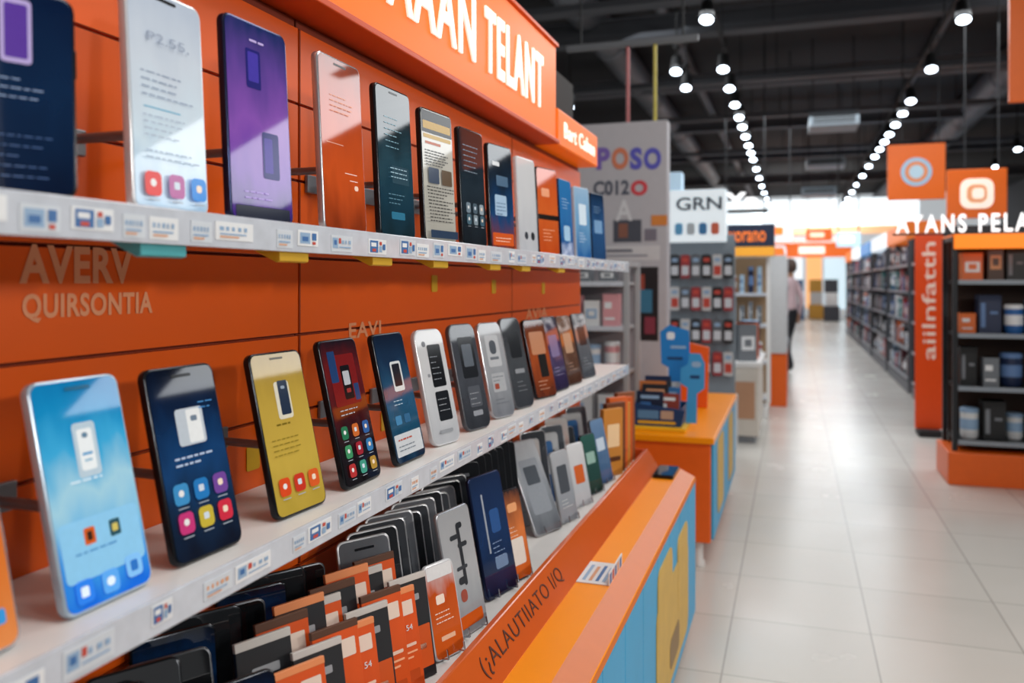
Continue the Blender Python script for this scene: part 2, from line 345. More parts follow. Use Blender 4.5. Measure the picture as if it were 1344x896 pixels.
UP = [
 (-48, 103, -14, 'navy blue phone cut by the left picture edge on the upper shelf', DB, ['#091730','#102848','#0c1c3a'], [(.45,.80,.3,.32,'#b3a4d6',.15),(.45,.80,.22,.27,'#5a3a9a',.1)]+lines(.45,.56,3,.045,.6,'#8ea3c4')+lines(.45,.28,5,.05,.7,'#3f5a85')),
 (175, 275, -6, 'white phone with pale screen and three app icons on the upper shelf', WB, ['#9dbcd6','#c8dae6','#c2ccd8','#aebacb'], [(.5,.975,.3,.016,'#222222',.5),(.4,.46,.5,.005,'#4aa0c0',0)]+lines(.5,.62,4,.035,.75,'#8d9aae')+lines(.42,.42,4,.03,.6,'#9aa6b8',.009)+lines(.5,.26,2,.03,.75,'#8fa0b4')+grid(.2,.32,.11,.1,3,['#d0312c','#a85a92','#2a80d0'],.22)),
 (303, 386, 33, 'purple screened phone with navy frame on the upper shelf', NB, ['#2e2068','#6a3fa0','#8050a8','#58408c','#1e2c5c'], [(.42,.77,.24,.2,'#25246a',.1),(.42,.78,.17,.15,'#43389a',.1),(.66,.34,.28,.24,'#22226a',.1),(.62,.34,.14,.18,'#403090',.1),(.5,.035,.9,.07,'#10162a',.1)]+lines(.55,.915,1,.02,.36,'#b9a8da',.02)+lines(.5,.14,2,.03,.6,'#a890d4')),
 (428, 480, 80, 'silver framed phone with plain orange screen on the upper shelf', SB, ['#7c2e12','#c04e1f','#ad451f','#7e341a'], [(.5,.97,.3,.013,'#2a1a14',.5),(.66,.34,.3,.004,'#f2d8c8',0),(.72,.3,.2,.004,'#f2d8c8',0),(.78,.26,.1,.03,'#e8c8b4',.5),(.3,.5,.4,.003,'#e8c0a8',0)]+lines(.5,.78,4,.03,.55,'#d88a62',.009)),  # pale strokes low on the screen are painted highlights
 (500, 546, 118, 'dark teal screened phone with black frame on the upper shelf', DB, ['#10262f','#173646','#264350','#17242a','#0c1114'], [(.5,.975,.25,.013,'#050608',.5),(.62,.42,.5,.12,'#2b4552',.05),(.5,.14,.4,.05,'#2d6a86',.2)]+lines(.5,.80,6,.04,.6,'#6f95a5',.011)+lines(.55,.46,3,.03,.5,'#9fc0d0',.011)+lines(.5,.28,3,.03,.6,'#587a8a',.011)),
 (558, 600, 148, 'phone showing a white page under a gold banner on the upper shelf', DB, ['#a5a39a','#b8b6ae','#aeaca4'], [(.5,.91,.98,.17,'#1a1816',.05),(.5,.885,.9,.06,'#a88422',.1),(.5,.8,.9,.03,'#b09044',.1),(.35,.75,.5,.02,'#a5502a',.1)]+lines(.5,.69,6,.022,.86,'#3a3a3a',.016)+[(.3,.5,.34,.12,'#3a4558',.1),(.73,.5,.34,.12,'#5a4a3a',.1)]+lines(.5,.41,11,.026,.88,'#363636',.016)+[(.5,.05,.9,.06,'#2b3a50',.1)]),
 (608, 640, 172, 'slim dark phone with grey text screen, right of the white page phone', DB, ['#12181e','#222e38','#182028'], lines(.5,.86,6,.045,.75,'#8494a2')+grid(.22,.28,.32,.1,3,['#6a7a86','#4a5a66','#8a98a2','#46606e','#77858e','#3f5a6a'],.18)),
 (645, 677, 192, 'black phone with bright blue patch and orange strip on the upper shelf', DB, ['#7a3018','#16406e','#152434','#101317'], [(.45,.42,.5,.2,'#98b2ca',.1),(.55,.66,.5,.1,'#45607a',.1),(.5,.09,.9,.12,'#c05222',.1),(.3,.82,.3,.04,'#c8ccd0',.2)]+lines(.45,.44,4,.035,.4,'#2a4a70')+lines(.5,.1,2,.03,.7,'#f0d0b8')),
 (683, 707, 209, 'plain white phone back with two dark dots on the upper shelf', WB, ['#b3b6bd','#c6c8cc','#cecfd2'], [(.72,.17,.22,.09,'#26282c',.5),(.35,.17,.2,.08,'#3a3d44',.5)]),
 (708, 735, 222, 'orange screened phone split by a black bar on the upper shelf', DB, ['#b04416','#c85c26','#bc4818'], [(.5,.43,1,.06,'#191512',0),(.4,.72,.4,.1,'#d89068',.2)]+lines(.5,.28,4,.04,.6,'#f0b890')),
 (737, 754, 237, 'bright blue phone on the upper shelf beside the orange one', NB, ['#174a88','#2a70b0','#3078b4'], [(.5,.3,.5,.2,'#95bcd8',.2)]+lines(.5,.75,4,.04,.6,'#b8d4ea')),
 (757, 777, 247, 'pale blue phone second from the far end of the upper shelf', mat('#a8bdd0', .3), ['#235c98','#6a9cc4','#96b6d2'], [(.5,.62,.5,.3,'#c8d8e4',.1)]+lines(.5,.35,4,.04,.6,'#dce8f2')),
 (778, 796, 255, 'dark navy phone standing last at the far end of the upper shelf', DB, ['#1c3f68','#27507f','#12263f'], [(.5,.5,.6,.2,'#6f93b8',.1)]+lines(.5,.8,3,.04,.6,'#8fb0d0')),
]
HOLD_U = ['navy','white framed','purple','silver orange','dark teal','white page','slim dark','blue patch','white backed','split orange','bright blue','pale blue','far end navy']
for i, (uL, uR, vt, lab, body, stops, el) in enumerate(UP):
    X = -.668; um = (uL+uR)/2; d = F*X/(ct*(um-U0)); h = (V0-vt)*d/F-.0772+.004; w = h*.485
    y, ph = fit(uL, uR, w, X)
    ph = min(ph, rad(34))
    phone(lab, (X, y, ZU), ph, rad(3), w, h, body, stops, el, G1, holder=(.36, 'grey metal wall holder behind the %s phone of the upper shelf' % HOLD_U[i]), txt=('P2.55,', .5, .78, .58, .05, '#98a4b8') if i == 1 else None, emit=.2)
G2 = 'phones leaning on the lower shelf'
LO = [
 (-60, 24, 652, 'orange phone cut by the lower left picture edge on the lower shelf', SB, ['#d8854a','#d0702c','#c86020'], [(.7,.2,.3,.1,'#3a8fd0',.2)]),
 (88, 202, 497, 'cyan screened white phone with blue icon row, leaning on the lower shelf', mat('#b4c8d8', .2, .3), ['#1668d8','#3590e0','#7cbade','#9ccade','#3ba4d6','#1288c2','#0f7cb8'], [(.5,.68,.27,.25,'#b0c4d2',.15),(.5,.68,.18,.19,'#dfe6ea',.15),(.5,.745,.07,.025,'#5f7f98',.5),(.5,.66,.12,.012,'#4a90c0',.2),(.5,.63,.09,.01,'#88b0c8',.2),(.5,.25,.94,.26,'#86c0e4',.1),(.36,.3,.13,.075,'#c85a26',.15),(.36,.3,.06,.04,'#3a2418',.2),(.66,.3,.13,.075,'#2a4f5a',.15),(.66,.3,.07,.035,'#c8b860',.2)]+lines(.5,.545,1,.02,.5,'#d0e4f0',.016)+lines(.5,.235,1,.02,.66,'#3f80b8',.011)+[(.2,.075,.2,.1,'#2f7fe8',.25),(.2,.075,.09,.045,'#dfeefa',.2),(.5,.075,.2,.1,'#5aa4ec',.25),(.5,.075,.1,.04,'#dfeefa',.5),(.8,.1,.2,.1,'#7fbcf0',.25),(.8,.1,.09,.05,'#2f70c0',.2),(.5,.965,.3,.018,'#0d5f86',.5)]),
 (232, 320, 481, 'dark navy phone with white phone picture and colourful icon grid', DB, ['#060e20','#0c2440','#123a68','#0a1e3c','#050c1c'], [(.52,.68,.42,.2,'#b0bac4',.1),(.58,.68,.22,.18,'#d8dcde',.1),(.58,.72,.1,.03,'#6a7a8c',.3),(.5,.96,.3,.018,'#04060a',.5)]+lines(.5,.52,2,.035,.6,'#a8bcd4',.02)+lines(.8,.80,2,.03,.25,'#3f80b8')+grid(.2,.3,.34,.15,3,['#3a84b8','#2470b0','#6a4290','#b83470','#b8a438','#c02c40'],.22)),
 (365, 430, 462, 'yellow screened black phone with three red icons on the lower shelf', DB, ['#a88f34','#b89c40','#b0943e','#977c32'], [(.5,.70,.3,.24,'#c8c4b2',.15),(.52,.715,.2,.22,'#202d42',.12),(.52,.78,.08,.02,'#8a98a8',.4),(.5,.97,.26,.013,'#3a3216',.5)]+lines(.5,.55,1,.02,.46,'#6a5a18',.02)+lines(.42,.46,4,.032,.6,'#7f6e24',.012)+grid(.2,.3,.17,.1,3,['#c8441e','#b83220','#c85424'],.22)),
 (455, 502, 445, 'black phone with dark red picture and small icon grid on the lower shelf', DB, ['#0e0b0e','#181016','#3e1016','#621619','#1a141e'], [(.5,.72,.72,.36,'#6e181a',.05),(.24,.82,.2,.22,'#1e3a66',.1),(.78,.62,.14,.12,'#1e3a66',.1),(.55,.7,.26,.24,'#101116',.12),(.55,.73,.18,.1,'#a8adb4',.1),(.55,.64,.12,.03,'#8a3030',.2)]+lines(.5,.51,2,.03,.6,'#a8b0ba')+grid(.2,.3,.36,.13,3,['#246a4a','#b8602c','#2e5894','#3c845a','#902430','#3470a4','#a43030','#408e7c','#a48034'],.18)),
 (522, 560, 437, 'dark blue phone with pale label along the bottom, on the lower shelf', DB, ['#10243a','#1c4660','#225070','#162e4a','#101c30'], [(.55,.66,.36,.24,'#c4c8ca',.12),(.55,.67,.26,.18,'#161e28',.1),(.5,.13,.92,.17,'#babec2',.05),(.3,.32,.2,.07,'#4078a0',.2),(.6,.32,.2,.07,'#2f5c80',.2)]+lines(.5,.47,2,.03,.5,'#a5bccc')+lines(.5,.17,1,.02,.7,'#a84a3a',.022)+lines(.5,.12,2,.03,.75,'#5a6470')),
 (570, 606, 432, 'white bar phone with two tall black windows on the lower shelf', WB, ['#b2b5bb','#c6c9cd','#d0d2d5'], [(.6,.68,.5,.38,'#16181c',.1),(.6,.32,.5,.26,'#1c1f24',.1),(.25,.88,.14,.05,'#6a6d74',.5),(.25,.6,.1,.03,'#8a8d94',.4)]+lines(.6,.76,5,.05,.4,'#8a9098')+lines(.6,.38,3,.05,.4,'#989ca2')+[(.5,.1,.5,.03,'#90949a',.4)]),
 (613, 646, 425, 'dark grey phone with rounded top and grey screen on the lower shelf', GB, ['#2b2e34','#444850','#3a3e46'], [(.55,.68,.62,.4,'#1e2126',.1),(.55,.7,.4,.22,'#5a626c',.1),(.55,.3,.5,.2,'#50545c',.1),(.55,.14,.4,.05,'#8d9199',.3)]+lines(.55,.33,3,.05,.4,'#a0a4aa')),
 (648, 678, 423, 'silver phone with pale panel beside the dark grey phone', SB, ['#6f737b','#969aa0','#a8abb0'], [(.5,.7,.6,.34,'#b4b7bc',.1),(.5,.74,.3,.15,'#4a5058',.4),(.5,.62,.4,.03,'#6a7078',.3),(.5,.36,.6,.2,'#a4a7ac',.1),(.38,.32,.2,.06,'#984a3a',.2)]+lines(.5,.42,2,.04,.5,'#4f545c')+lines(.5,.18,2,.04,.6,'#5f646c')),
 (677, 703, 417, 'dark metal phone with curved top right of the silver phone', GB, ['#33363c','#464a4f','#3a3d42'], [(.55,.7,.6,.3,'#222529',.15),(.55,.4,.5,.05,'#888c92',.3)]+lines(.55,.28,3,.05,.5,'#80848a')),
 (705, 732, 419, 'dark framed phone with orange and white picture on the lower shelf', DB, ['#5a2614','#a04a24','#4e3022'], [(.5,.7,.7,.3,'#b88060',.1),(.6,.4,.4,.3,'#23201f',.1)]+lines(.5,.2,3,.05,.6,'#e0b090')),
 (730, 748, 415, 'dark purple phone third from the far end of the lower shelf', DB, ['#2a2540','#4a3f6a','#2a2c40'], [(.5,.6,.6,.3,'#7a7098',.1)]+lines(.5,.3,3,.05,.6,'#a8a0c0')),
 (748, 765, 414, 'brown toned phone second from the far end of the lower shelf', mat('#4a3a34', .3), ['#4a3028','#7a5a48'], [(.5,.6,.6,.3,'#b09078',.1)]+lines(.5,.3,3,.05,.6,'#c8b0a0')),
 (767, 783, 411, 'grey slim phone standing last at the far end of the lower shelf', GB, ['#4a4e56','#757a82'], [(.5,.65,.6,.3,'#2a2d33',.1)]+lines(.5,.3,3,.05,.6,'#a8acb2')),
]
HOLD_L = ['cut orange','cyan','navy icon grid','yellow','dark red','pale label','white bar','rounded dark grey','silver','curved dark metal','orange and white','dark purple','brown toned','last grey']
for i, (uL, uR, vt, lab, body, stops, el) in enumerate(LO):
    X = -.662; um = (uL+uR)/2; d = F*X/(ct*(um-U0)); zt = -(vt-V0)*(d*1.035)/F
    hz = zt+.329; lean = rad(13); h = hz/math.cos(lean); w = h*.5
    if i in (6, 7, 8, 9): w = h*.42
    y, ph = fit(uL, uR, w, X)
    ph = min(ph, rad(34))
    phone(lab, (X, y, ZL), ph, lean, w, h, body, stops, el, G2, holder=(.42, 'grey metal wall holder behind the %s phone of the lower shelf' % HOLD_L[i]), emit=.22 if i < 6 else .05, r=.013 if i not in (6,7,8,9) else .022)
# ---------------------------------------------------------------- display counter
CY0, CY1 = -.25, 3.2
ctr = thing('display_counter', 'long low orange and blue display counter under the shelves with raised lettered lip', 'counter', (-.58, 1.5, 0)); o = ctr.location
MB().box(-.80, -.40, CY0, CY1-.02, .0, .075, GY).build('plinth', ctr, origin=o, bevel=.004)
MB().box(-.815, -.365, CY0, CY1, .075, ZC-.745, mat('#b84a10', .5)).build('carcass', ctr, origin=o, bevel=.003)
mb = MB(); y = CY0
while y < CY1-.01:
    y2 = min(y+.23, CY1); mb.box(-.365, -.35, y+.0015, y2-.0015, .08, ZC-.75, BL); y = y2
fpn = mb.build('front_panel', ctr, origin=o, bevel=.002, seg=1)
LIPM = mat('#c85a22', .12, var=.05)
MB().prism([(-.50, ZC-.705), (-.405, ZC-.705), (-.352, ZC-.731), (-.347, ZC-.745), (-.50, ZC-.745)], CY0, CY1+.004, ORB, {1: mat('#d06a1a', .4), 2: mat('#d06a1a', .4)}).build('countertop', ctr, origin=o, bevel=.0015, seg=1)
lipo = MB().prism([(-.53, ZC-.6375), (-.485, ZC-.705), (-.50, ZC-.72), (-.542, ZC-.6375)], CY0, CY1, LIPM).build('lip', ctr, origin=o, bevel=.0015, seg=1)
ZT = ZC-.68
MB().box(-.815, -.5405, CY0, CY1, ZT-.065, ZT, WH).build('tray', ctr, origin=o, bevel=.001)
MB().box(-.815, -.535, CY1, CY1+.012, .2, ZC-.64, ORD_).build('end_panel', ctr, origin=o, bevel=.002)
BRN = mat('#4a1e08', .5)
lu = Vector((-.045, 0, .0675)).normalized()
def lip_text(s, u0, u1, fr=.2, hh=.62):
    y0 = ytx(u0, -.505); y1 = ytx(u1, -.505); b = Vector((-.485, y0, ZC-.705)); b += lu*.0811*fr; b += Vector((.832, 0, .555))*.0008
    text(s, y1-y0, .0811*hh, BRN, ctr, frame(b, (0,1,0), lu), sub=lipo, extr=.0006, off=-.008, sp=1.1)
lip_text('(¿ALAUTIIATO I/Q', 636, 738, .26, .5)
TAN = mat('#cfa64a', .5, var=.15, scale=14)
def patch(y0, y1, z0, z1):
    m2 = MB(); cy, cz, w, h = (y0+y1)/2, (z0+z1)/2, y1-y0, z1-z0
    m2.rslab(0, -h*.12, w, h*.76, .05, -.0025, 0, TAN); m2.rslab(-w*.27, h*.2, w*.4, h*.6, .04, -.003, 0, TAN); m2.rslab(w*.29, h*.14, w*.36, h*.6, .04, -.0032, 0, TAN); m2.rslab(0, -h*.3, w*.3, h*.22, .03, -.0036, 0, mat('#8a6a3a', .5))
    m2.build('tan_patch', fpn).matrix_local = Matrix.Translation(Vector((-.3497, cy, cz))-o) @ Matrix.Rotation(rad(90), 4, 'Z')
patch(2.25, 2.95, .12, .52); patch(1.78, 2.02, .12, .22)
# leaflet card and flat phone on the counter
lc = onZ(790, 753, ZC-.705)
lf = thing('price_leaflet', 'white price leaflet with blue and red print lying on the orange counter top', 'leaflet', (-.450, lc.y, ZC-.705+.0006))
mb = MB(); mb.box(-.035, .042, -.075, .075, 0, .0022, LBLW)
for k in range(4):
    mb.face([(-.025+.016*k, -.06, .0026), (-.017+.016*k, -.06, .0026), (-.017+.016*k, .05-.01*(k % 2), .0026), (-.025+.016*k, .05-.01*(k % 2), .0026)], (LSKY, LORG, LBLU, LSKY)[k])
mb.build('card', lf)
mb = MB(); mb.box(.0425, .0445, -.077, .077, .0002, .03, LBLW)
for k in range(5):
    y0 = -.07+k*.029; mb.face([(.0448, y0, .002), (.0448, y0+.02, .002), (.0448, y0+.02, .025), (.0448, y0, .025)], (LBLU, LRED, LBLU, LORG, LBLU)[k])
mb.build('tag_strip', lf)
fp = thing('display_phone', 'black phone lying flat on the far end of the orange counter top', 'phone', (-.445, 3.1, ZC-.705+.0130), None)
MB().rslab(0, 0, .075, .17, .01, 0, .012, DB).build('body', fp, bevel=.002).rotation_euler = (rad(-90), 0, 0)
q = MB().rface(0, 0, .067, .16, .008, -.0005, grad(['#1a2028', '#2c3640'], .05)).build('screen', fp); q.rotation_euler = (rad(-90), 0, 0); q.location = (0, 0, .0005)
# ---------------------------------------------------------------- tray stock
GA = 'dark phones standing in the tray below the lower shelf'
LG = mat('#a6a9ae', .28, .4)
def slab(lab, x, y, ph, lean, w, h, body, stops, el, grp, **k):
    return phone(lab, (x, y, ZT+.0005), ph, lean, w, h, body, stops, el, grp, emit=.04, button=False, **k)
for i in range(12):
    gs = (['#3a3d43','#50545a','#6a6e75'], ['#121316','#202226','#2a2d31'], ['#1a1c20','#2e3136','#43474d'])[i % 3]
    slab('thin rimmed slab phone, %s from the near end of the short tray row' % ORD[i], -.685, 1.31+i*.0355, rad(31), rad(14), .108, .228+.004*(i % 4)+.001*i, LG, gs, [(.5,.93,.4,.02,'#1c1f24',.4), (.5,.5,.7,.6,('#25282d', '#33373d', '#191b1f')[i % 3],.08)] + lines(.5,.7,3,.06,.5,'#8a8e94',.012), GA, t=.006, inset=.004)
for i in range(7):
    slab('tall black sleeve phone, %s from the near end of the tall tray row' % ORD[i], -.70, 1.775+i*.044, rad(34), rad(10), .118, .262+.006*(i % 2)+.002*(i % 3), mat('#2c2f34', .3, .4), ['#0e0f11','#17191c','#202327'], [(.5,.5,.5,.1,'#26292e',.2), (.5,.9,.5,.03,'#6a6e75',.3)] if i < 5 else [(.5,.5,.6,.5,'#1f4f8a',.1), (.5,.8,.4,.1,'#9fb8d8',.1)], GA, t=.006, inset=.003)
for i in range(13):
    cols = (['#0c0d0f','#16181b'], ['#101a2c','#1c4a86','#0c1524'], ['#17191c','#24272b'])[i % 3]
    slab('dark phone leaning low in the tray at lower left, %s from the left' % ORD[i], -.70 if i < 7 else -.75, .50+i*.056, rad(32), rad(19 if i < 7 else 9), .112, .212+.005*(i % 3), DB if i % 3 else mat('#55585e', .3, .5), cols, [(.5,.6,.6,.24,'#1f4a80',.15), (.5,.62,.3,.1,'#5f84b0',.2)] if i % 3 == 1 else [(.4,.8,.5,.04,'#4a4e54',.3), (.5,.5,.7,.3,'#1a1c20',.1)], GA, t=.007)
for i in range(8):
    slab('black phone in the front tray row left of the orange boxes, %s from the left' % ORD[i], -.605, .46+i*.056, rad(26), rad(16), .1, .188+.006*(i % 3), DB if i % 2 else mat('#44474d', .3, .5), (['#0b0c0e','#15171a'], ['#0e1420','#1a3a68','#0c1220'], ['#121417','#1e2125'])[i % 3], [(.5,.7,.6,.2,'#1c2026',.1), (.5,.4,.6,.04,'#3a3e44',.3)], GA, t=.007)
for i in range(12):
    slab('pale card standing behind the wire stands in the tray, %s from its near end' % ORD[i], -.715, 2.20+i*.066, rad(32), rad(10), .1, .19+.014*(i % 4), LG, [['#9fa3aa','#c2c6ca'], ['#3d434b','#5a6068'], ['#b05a2e','#c8c8c8'], ['#2a2d33','#44484e'], ['#1c3c68','#3a6aa0']][i % 5], [(.5,.6,.6,.3,('#3a3f46','#b8babe','#33373d')[i % 3],.1)]+lines(.5,.3,3,.05,.6,'#4a4f56'), 'pale cards behind the wire stands', t=.005)
# orange boxes and dark sleeves
BOXO = mat('#dc5416', .42, var=.12); BOXT = mat('#e8905c', .4); SLV = mat('#2a2c30', .35)
def pbox(lab, x, y, ph, lean, w, h, t, txt, k, dark):
    root = thing('phone_sleeve' if dark else 'phone_box', lab, 'sleeve' if dark else 'box', (x, y, ZT+.0005+t*math.sin(lean)), 'orange and dark phone packs in the front of the tray', (-lean, 0, math.pi/2-ph))
    ca = MB().box(-w/2, w/2, 0, t, 0, h*.95, SLV if dark else BOXO).build('carton', root, bevel=.001)
    MB().box(-w/2-.0005, w/2+.0005, -.0005, t+.0005, h*.94, h, (BOXT, mat('#c8c4c0', .4), mat('#5a3a2a', .4))[k % 3]).build('lid', root, bevel=.001)
    def pr(cx, cz, ww, hh, m, nm='printed_patch'): MB().rface(cx*w, cz*h, ww*w, hh*h, .002, -.0007, m).build(nm, ca)
    if dark:
        pr(.02, .3, .86, .4, mat('#d4561c', .4)); pr(.0, .78, .5, .06, mat('#9a9ea4', .4)); pr(.1, .3, .4, .05, mat('#f0c8b0', .4))
    else:
        pr(.2, .80, .4, .14, mat('#ead6c8', .4)); pr(.04, .44, .7, .03, mat('#f2cdb8', .4)); pr(0, .37, .8, .018, mat('#ffb488', .4)); pr(-.02, .32, .6, .018, mat('#ffb488', .4)); pr(-.26, .70, .34, .24, (mat('#2c3038', .3), mat('#b8441a', .4))[k % 2]); pr(.05, .15, .7, .1, mat('#c04a16', .4))
    if txt and not dark: text(txt, w*.17, h*.055, LBLW, root, root.matrix_basis @ frame((w*(.16+.04*(k % 3)), -.0009, h*(.58+.03*(k % 3))), (1,0,0), (0,0,1)), sub=ca, extr=.0004, off=.0)
for i in range(8):
    d_ = i % 3 == 1
    pbox('%s, %s from the left in the front tray row' % ('dark phone sleeve with orange label' if d_ else 'orange phone box with small pale label', ORD[i]), -.603, .965+i*.048, rad(24), rad(11), .08, .166+.008*(i % 3), .006, ('54', '', '', '54', '', '', '54', '')[i], i, d_)
for i in range(8):
    k = i+1; d_ = i % 2 == 0
    pbox('%s, %s from the left in the second tray row' % ('dark phone sleeve with orange label' if d_ else 'orange phone box with small pale label', ORD[i]), -.652, .96+i*.046, rad(24), rad(11), .084, .2+.008*(i % 3), .006, ('', '', '', '54', '', '', '', '')[i], k, d_)
G3 = 'display phones on wire stands in the tray'
def front(u0, u1, vt, vb, lab, body, stops, el, lean=12, wr=.48, **k):
    uc = (u0+u1)/2; b = onZ(uc, vb, ZT); x = min(max(b.x, -.66), -.588)
    d = F*x/(ct*(uc-U0)); y = (d+x*st)/ct; h = (ZC-(vt-V0)*d*1.02/F-ZT)/math.cos(rad(lean)); w = h*wr
    _, ph = fit(u0, u1, w, x, 40)
    return phone(lab, (x, y, ZT+.0008), ph, rad(lean), w, h, body, stops, el, G3, emit=.08, stand=True, button=False, t=.008, **k)
front(573, 612, 737, 868, 'small phone with white frame and orange screen nearest the camera in the tray', WB, ['#c8561c','#d05c22','#c0501c','#c9ccd0'], [(.5,.92,.9,.14,'#d8dadc',.1),(.4,.62,.3,.1,'#f0dccc',.2),(.5,.2,.5,.05,'#e8b898',.2)]+lines(.5,.48,3,.05,.7,'#f4d8c4',.02))
front(600, 642, 667, 845, 'tall silver phone with black curling branch pattern in the tray', SB, ['#8a8d92','#a8abaf','#9a9da1'], [(.55,.62,.1,.5,'#2c2e33',.5),(.45,.42,.24,.06,'#2c2e33',.5),(.62,.7,.3,.04,'#33363b',.5),(.4,.78,.26,.04,'#33363b',.5),(.6,.86,.2,.05,'#2c2e33',.5),(.5,.52,.34,.03,'#3a3d43',.5),(.42,.3,.2,.1,'#9a4a3a',.4),(.5,.1,.8,.1,'#c8561c',.2)])
front(641, 682, 622, 780, 'tall navy card phone with white strip in the tray', NB, ['#0f1a34','#18325c','#142648'], [(.3,.6,.05,.5,'#98a0ac',.2),(.6,.6,.3,.2,'#2f548c',.2),(.6,.25,.4,.1,'#6f84a4',.2)]+lines(.6,.42,4,.04,.4,'#8fa4c4'))
front(668, 700, 642, 762, 'phone with glowing orange and white picture beside the tall navy card phone', DB, ['#c8561c','#d87a40','#3a2a28'], [(.5,.3,.7,.3,'#e0d4ca',.1),(.6,.8,.4,.1,'#e0a070',.3)]+lines(.5,.58,3,.05,.7,'#f0dccc'))
front(705, 740, 582, 700, 'silver tablet leaning far back on its wire stand in the tray', LG, ['#5a5f66','#8a9098','#b8bcc2'], [(.5,.5,.7,.6,'#8a9098',.1),(.5,.62,.5,.2,'#4a5058',.1)], lean=24)
front(738, 760, 590, 685, 'pale grey phone with dark panel, right of the leaning silver tablet', LG, ['#8a9098','#a8acb2'], [(.5,.6,.6,.4,'#4a4f56',.1)]+lines(.5,.3,3,.05,.6,'#e0e2e4'))
front(757, 778, 580, 664, 'white phone with orange patch standing in the tray', WB, ['#b0b4ba','#cfd2d6'], [(.5,.5,.6,.3,'#c8602e',.1)])
front(774, 793, 568, 648, 'dark green screened phone standing in the tray', DB, ['#1c3a36','#2f5a52'], [(.5,.6,.6,.2,'#8fb0a6',.1)])
front(789, 806, 548, 634, 'grey phone with blue panel near the far end of the tray', GB, ['#3a5a80','#6a8ab0'], [(.5,.6,.6,.2,'#c0d0e0',.1)])
for i in range(6):
    t = .02
    ob = thing('accessory_box', '%s upright book shaped box, %s from the near end of the far tray row' % (('amber', 'brown', 'orange', 'amber', 'orange', 'brown')[i], ORD[i]), 'box', (-.60, 2.90+i*.048, ZT+.0005), 'book shaped boxes at the far end of the tray', (0, 0, rad(58)))
    c = mat(('#c88434', '#6a3a20', '#d8642a', '#c88a3a', '#c8561c', '#8a5030')[i], .45)
    hh = .235+.014*(i % 3)
    ca = MB().box(-.048, .048, 0, t, 0, hh, c).build('carton', ob, bevel=.0015)
    MB().rface(0, hh*.6, .06, .08, .004, -.0006, mat(('#f0d0a4', '#c89468')[i % 2], .4)).build('label', ca)
    MB().rface(0, hh*.25, .07, .016, .002, -.0006, mat('#5a3018', .4)).build('label_stripe', ca)
# ---------------------------------------------------------------- second counter (kiosk)
k2 = thing('display_counter', 'second orange counter with blue aisle side standing past the end of the shelves', 'counter', (-.62, 4.7, 0)); o = k2.location
kz = ZC-.706
MB().box(-.88, -.36, 3.9, 5.45, .12, kz-.03, mat('#ee6412', .4)).build('carcass', k2, origin=o, bevel=.004)
MB().box(-.89, -.342, 3.88, 5.47, kz-.03, kz, ORB).build('countertop', k2, origin=o, bevel=.004)
mb = MB()
for j in range(5): mb.box(-.36, -.348, 3.93+j*.3, 4.22+j*.3, .13, kz-.035, BL)
sp_ = mb.build('side_panel', k2, origin=o, bevel=.002, seg=1)
for j, y in enumerate((4.3, 5.0)):
    MB().rslab(0, 0, .34, .36, .05, -.003, 0, TAN).build('tan_patch', sp_).matrix_local = Matrix.Translation(Vector((-.3475, y, .37))-o) @ Matrix.Rotation(rad(90), 4, 'Z')
for x in (-.84, -.42):
    for y in (3.96, 5.36): MB().lathe([(.03, 0), (.03, .02), (.022, .03), (.022, .12)], WH, c=(x, y, 0), n=14).build('foot', k2, origin=o, smooth=True)
# bin on the kiosk
bn = thing('leaflet_bin', 'open display bin with yellow base and dark blue printed sides on the second counter', 'bin', (-.62, 4.15, kz+.0005)); o = bn.location
MB().box(-.76, -.48, 3.97, 4.3, kz+.0005, kz+.02, YE).build('base', bn, origin=o, bevel=.003)
NAV = mat('#123c6a', .4)
prof = [(-.735, kz+.02), (-.505, kz+.02), (-.485, kz+.10), (-.755, kz+.13)]
for (y0, y1) in ((4.0, 4.012), (4.28, 4.295)):
    sd_ = MB().prism(prof, y0, y1, NAV).build('side_panel', bn, origin=o, bevel=.002)
    if y0 < 4.1:
        for (cx, cz, ww, hh, m) in ((-.66, .075, .1, .04, mat('#5a8ab4', .4)), (-.57, .075, .06, .04, mat('#b8a08c', .4)), (-.62, .038, .18, .012, YE)): MB().rface(cx, kz+cz, ww, hh, .004, y0-.0006, m).build('print', sd_, origin=o)
MB().box(-.51, -.505, 4.013, 4.279, kz+.02, kz+.10, NAV).build('front_panel', bn, origin=o, bevel=.001); MB().box(-.735, -.73, 4.013, 4.279, kz+.02, kz+.125, NAV).build('back_panel', bn, origin=o, bevel=.001)
SKY = mat('#1a7cc4', .4)
def card(lab, u0, u1, vt, vb, Y, m, poly, dec, lean=8):
    a = onY(u0, vb, Y); b = onY(u1, vt, Y); w = b.x-a.x; h = b.z-(kz+.021)
    root = thing('promo_card', lab, 'card', ((a.x+b.x)/2, Y, kz+.021), 'promotional cards in the bin', (rad(-lean), 0, 0))
    bo = MB().prism([((x-.5)*w, z*h) for x, z in poly], 0, .004, m).build('board', root)
    for k, (cx, cz, ww, hh, c, r) in enumerate(dec): MB().rface((cx-.5)*w, cz*h, ww*w, hh*h, r*min(ww*w, hh*h), -.0008, c).build('print', bo)
card('tall bright blue angular promo card standing at the back of the bin', 864, 905, 426, 497, 4.235, SKY, [(.3,0),(.7,0),(.7,.52),(1,.54),(.94,.94),(.3,1),(0,.92),(.06,.58),(.3,.54)], [(.35,.88,.26,.08,LBLW,.3),(.6,.76,.5,.03,LSKY,.3),(.5,.64,.5,.03,NAV,.3)])
